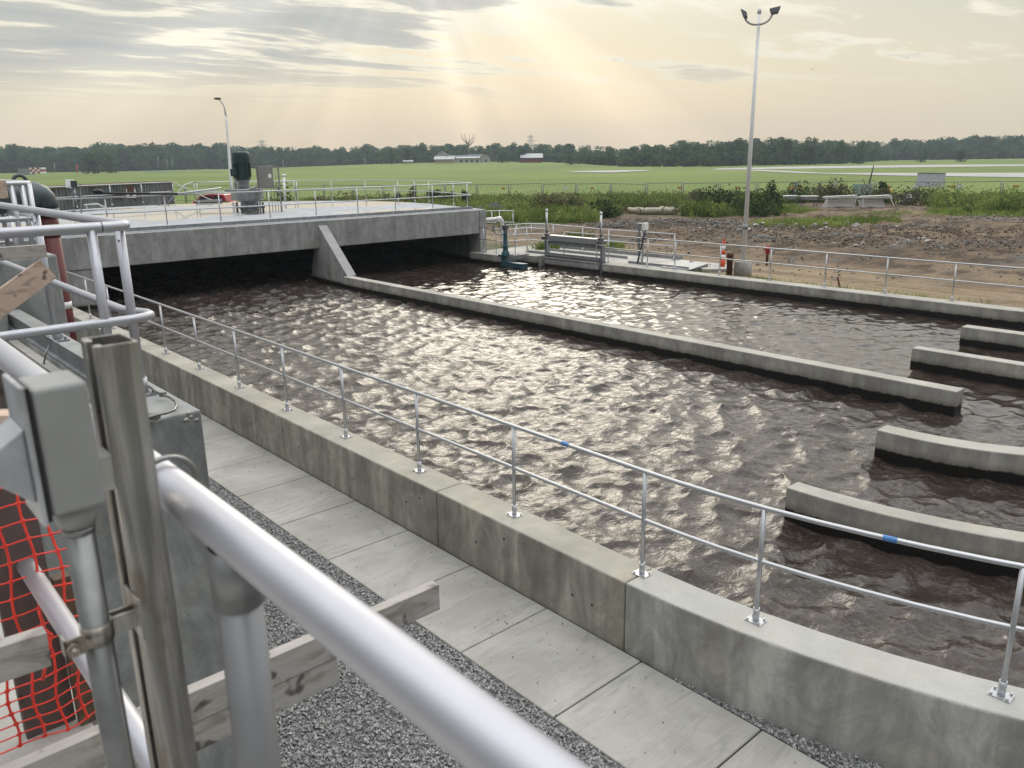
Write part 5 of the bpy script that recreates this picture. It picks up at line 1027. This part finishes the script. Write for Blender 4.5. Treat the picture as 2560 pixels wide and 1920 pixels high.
MB().cyl((.100, .885, 3.576), (.100, .93, 3.576), .004, 10).cyl((.106, .89, 3.562), (.092, .89, 3.570), .005, 10).build('hinge', GALV, bx)
MB().box(.2006, .2184, .897, .93, 3.532, 3.572).build('mount_plate', simple('pale bracket', (.40, .39, .36), .5), bx, .001)
MB().lathe((.176, .905, 3.502), [(0, .0185), (.012, .021), (.026, .023)], 20).build('hub', BOXG, bx)
cdt = thing('conduit', 'vertical galvanised conduit below the grey outlet box', 'conduit', (.187, .905, 2.4))
MB().cyl((.176, .905, 2.4), (.176, .905, 3.500), .0150, 24).build('pipe', GALV, cdt); MB().cyl((.176, .905, 3.493), (.176, .905, 3.499), .0162, 24).build('thread_ring', GALV, cdt)
cz = 3.37
cl = thing('pipe_clamp', 'stainless two piece clamp holding the conduit to the strut channel', 'clamp', (.19, .905, cz))
MB().cyl((.176, .905, cz-.012), (.176, .905, cz+.012), .0168, 24).build('band', STEEL, cl)
MB().box(.139, .161, .886, .889, cz-.011, cz+.011).box(.139, .142, .886, .905, cz-.011, cz+.011).cyl((.147, .8855, cz), (.147, .872, cz), .0042, 10).cyl((.147, .8855, cz), (.147, .881, cz), .0078, 6).build('bolt_ear', STEEL, cl, .0008)
MB().box(.192, .222, .897, .901, cz-.009, cz+.013).box(.192, .222, .912, .915, cz-.009, cz+.013).build('bridge', STEEL, cl, .0006); MB().box(.2155, .2185, .878, .925, cz-.018, cz+.034).build('plate', STEEL, cl, .0006)
# timbers
def board(label, p, q, w_, h_, mt, up=(0, 0, 1), b=.002): return tag(MB().bar(p, q, w_, h_, up).build('timber_board', mt, None, b), label, 'board', 'timber boards of the temporary barrier')
YB = 1.88
board('longest timber crossing above the gravel, free splintered end over the slabs', (-.2, YB, 2.53), (PY(943, 1305, YB).x, YB, 2.53), .038, .089, WOOD)
board('shorter timber nailed under the long one', (-.2, YB+.004, 2.440), (PY(723, 1405, YB).x, YB+.004, 2.440), .038, .088, WOOD)
board('wide dark upright board behind the orange mesh', (aX_ := PY(30, 1200, 2.22).x+.008, 2.24, 2.396), (aX_, 2.24, 3.4), .12, .038, WOODV, (0, 1, 0))
tag(MB().box(aX_+.061, aX_+.10, 2.18, 2.215, 2.396, 2.84).build('timber_post', simple('brown timber edge', (.13, .095, .065), .8, 0, .25, 20)), 'brown timber stake beside the wide dark board', 'post')
board('short cross board in front of the dark board, knot in its face', (-.3, 1.88, PY(0, 1410, 1.88).z), (PY(103, 1400, 1.88).x, 1.88, PY(103, 1400, 1.88).z+.006), .038, .085, WOOD)
board('bottom plank lying under the orange mesh', (-.3, 1.95, 2.43), (.5, 1.95, 2.43), .09, .038, WOOD)
YW = 5.75
board('grey horizontal plank behind the corner railing', PY(-60, 553, YW), PY(99, 541, YW), .04, (PY(50, 530, YW).z-PY(50, 558, YW).z), WOOD)
board('pale fresh diagonal plank behind the corner railing', PY(-60, 700, YW-.1), PY(103, 580, YW-.1), .04, .14, WOODP)
board('brown plank high behind the second railing', PY(-40, 410, 12), PY(15, 409, 12), .05, .22, WOODP)
board('pale timber post end at the left edge', PY(-6, 1000, 1.5), PY(2, 890, 1.5), .05, .05, WOODP, (0, 1, 0))
# orange safety mesh
om = thing('safety_mesh', 'orange red plastic safety mesh hung in front of the boards', 'mesh', (.3, 2.1, 2.4)); mm = MB(); YM = 2.14
def mesh_at(px, py): return PY(px, py, YM)
g = random.Random(8)
xs0 = mesh_at(66, 1200).x; cols = [xs0+.0525*k for k in range(-6, 3)]; z0 = mesh_at(66, 1200).z; rows = [z0+.0465*k for k in range(-12, 6)]
def mp_(x, z):
    fold = .012*math.sin(z*9+x*30)+.02*math.sin(z*4.1); dxx = .006*math.sin(z*23+x*11); sag = 0
    if z < 2.62: sag = (2.62-z)*.25
    return Vector((x+dxx, YM+fold, z+.006*math.sin(x*40+z*7)+sag))
for x in cols:
    P_ = [mp_(x, z) for z in np.arange(rows[0], rows[-1]+.001, .0465/3) if mp_(x, z).z > 2.40]
    mm.tube(P_, .0034, 5)
xe = [max(cols)]
for i, z in enumerate(rows):
    if mp_(cols[0], z).z < 2.41: continue
    ext_ = g.choice([.0, .014, .02]); P_ = [mp_(x, z) for x in np.arange(cols[0]-.02, cols[-1]+ext_, .0525/3)]; mm.tube(P_, .0021, 5)
    for x in cols:
        mm.ball(mp_(x, z), .0062, 6, (1.15, .5, 1))
mm.build('netting', MESHR, om)
P_ = [PY(x, y, 2.0) for x, y in ((60, 1180), (84, 1320), (96, 1360), (112, 1372), (104, 1400), (98, 1440), (92, 1470))]; MB().tube([p for p in P_[1:]], .004, 5).build('torn_strand', MESHR, om)
tag(MB().tube([PY(-30, 905, 3.0), PY(33, 889, 3.0)], .022, 10).tube([PY(-30, 922, 3.0), PY(40, 905, 3.0)], .016, 8).build('red_pipe', REDP), 'red painted pipe ends low behind the outlet box', 'pipe')
tag(MB().tube([PX(32, 935, .28), PX(30, 945, .28), PX(33, 958, .28), PX(38, 964, .28)], .0008, 6).build('cable_tie', WHITE), 'thin white cable tie tail on the foreground rail', 'cable tie')
# concrete box wall behind the corner railing
tag(MB().box(-6, 1.36, 8.36, 9.0, 2.0, PY(118, 549, 8.36).z).build('concrete_upstand', CBLOCK, None, .03), 'grey concrete upstand wall behind the corner railing planks', 'wall')
cu = PY(131.5, 600, 9.6)
tag(MB().box(cu.x-.55, cu.x+.0, 9.6, 10.6, 1.5, PY(122, 549, 9.6).z).build('concrete_pillar', CBLOCK, None, .03), 'narrow concrete pillar beside the red pipe', 'pillar')
# red riser and grey elbow
YE = 15.0; rx_ = PY(101, 470, YE); rr = (PY(125, 480, YE).x-PY(77, 480, YE).x)/2*.80
pe = thing('pipe_riser', 'big blue grey pipe elbow above a dull red riser pipe', 'pipe', (rx_.x, YE, -.7)); fz = PY(110, 447, YE).z
MB().cyl((rx_.x, YE, -.75), (rx_.x, YE, fz-.12), rr*1.2, 24).build('riser', REDP, pe)
MB().lathe((rx_.x, YE, 0), [(fz-.5, rr*1.2), (fz-.4, rr*1.26), (fz-.1, rr*1.26)], 20).build('reducer', REDP, pe)
MB().cyl((rx_.x, YE, fz-.14), (rx_.x, YE, fz-.02), rr*1.55, 24).build('flange', CAST, pe)
bz = PY(150, 612, YE).z; MB().cyl((rx_.x, YE, 1.55), (rx_.x, YE, 1.66), rr*1.23, 24).build('clamp_band', WHITE, pe)
pd_ = rr/.8/24; ep = [(99, 449, 26), (98, 441, 27), (94, 433, 29), (87, 427, 32), (76, 424, 35), (60, 424, 36.5), (30, 426, 37), (0, 428, 37), (-80, 432, 37)]
MB().tube([PY(a_, b_, YE) for a_, b_, c_ in ep], [c_*pd_ for a_, b_, c_ in ep], 28).build('elbow', PIPEG, pe)
l_ = PY(58, 388, YE); lz = l_.z-.02; lx = l_.x; MB().tube([(lx-.1+.09*math.cos(x), YE, lz+.09*math.sin(x)) for x in np.linspace(0, math.pi, 10)], .03, 8).build('lifting_lug', CAST, pe)
# second corner railing
sc_ = thing('second_railing', 'farther corner railing left of the blue grey elbow', 'railing', (3.3, 16, 2.5))
c3 = Vector((3.0, 13.0, 0)); zt3 = PY(67, 396, 13).z; zm3 = PY(80, 471, 13).z; X3 = PY(66, 396, 13).x; X3m = PY(78, 471, 13).x
for z, mz in ((zt3, 'top_rail'), (zm3, 'mid_rail')):
    MB().tube([(X3-3.5, 13, z), (X3-.1, 13, z), (X3-.02, 13.04, z), (X3, 13.15, z), (X3, 20, z)], .038, 10).build(mz, ALU, sc_)
for px_ in (28, 51, 66): x = PY(px_, 420, 13).x; MB().cyl((x, 13, zm3-.75), (x, 13, zt3), .034, 10).build('post', ALU, sc_)
for y in (15.3, 17.6): MB().cyl((X3, y, zm3-.7), (X3, y, zt3), .034, 10).build('post', ALU, sc_)
rl3 = railing('lower railing run behind the second corner railing', [(X3-3, 17.5), (X3+.5, 17.5), (X3+.6, 20)], [(X3-2.2, 17.5), (X3-1.2, 17.5), (X3-.2, 17.5), (X3+.5, 17.5)], 1.9, 1.1, .034, plate=False)
railing('pale railing stub right of the elbow flange', [(X3+.2, 21), (X3+1.9, 21.2), (X3+2.0, 23)], [(X3+1.1, 21.1), (X3+1.9, 21.2)], 1.8, 1.1, .03, plate=False)
tag(MB().box(X3-3, X3+.45, 17.6, 19, .5, 2.2).box(X3-1.0, X3-.2, 16.5, 17.3, 2.0, 2.45).build('equipment_skid', GALVD), 'pale equipment boxes behind the far left railings', 'equipment')
gb = MB()
for i in range(7): gb.bar((X3-2.2+i*.3, 14.5, 2.0), (X3-2.2+i*.3, 16.8, 2.0), .03, .12)
for i in range(12): gb.bar((X3-2.3, 14.5+i*.2, 2.07), (X3-.3, 14.5+i*.2, 2.07), .02, .03)
tag(gb.build('grating_stack', GALV), 'stack of pale grating behind the grey plank', 'grating')
# bird
bp_ = PD(1755, 150, 160); tag(MB().add([bp_, bp_+e1_*.5+Vector((0, 0, .15)), bp_+e1_*.3+Vector((FW.x*.2, FW.y*.2, 0)), bp_-e1_*.5+Vector((0, 0, .12)), bp_+Vector((0, 0, .08))], [(0, 1, 2), (0, 2, 4), (0, 3, 4)]).build('bird', BLACK), 'tiny dark bird in the sky right of the floodlights', 'bird')
# ------------------------------------------------------------------ haze
def _haze(t, b, pos):
    o = t.t.nodes['Material Output']; t.n.remove(b); v = t.new('ShaderNodeVolumePrincipled'); v.inputs['Color'].default_value = (.72, .83, .95, 1); v.inputs['Density'].default_value = .00042; v.inputs['Anisotropy'].default_value = .2; t.l.new(v.outputs[0], o.inputs['Volume'])
HZ = mat('morning haze', _haze)
hz_ = MB().box(-700, 900, -200, 900, -4, 45).build('haze', HZ); tag(hz_, kind='stuff')
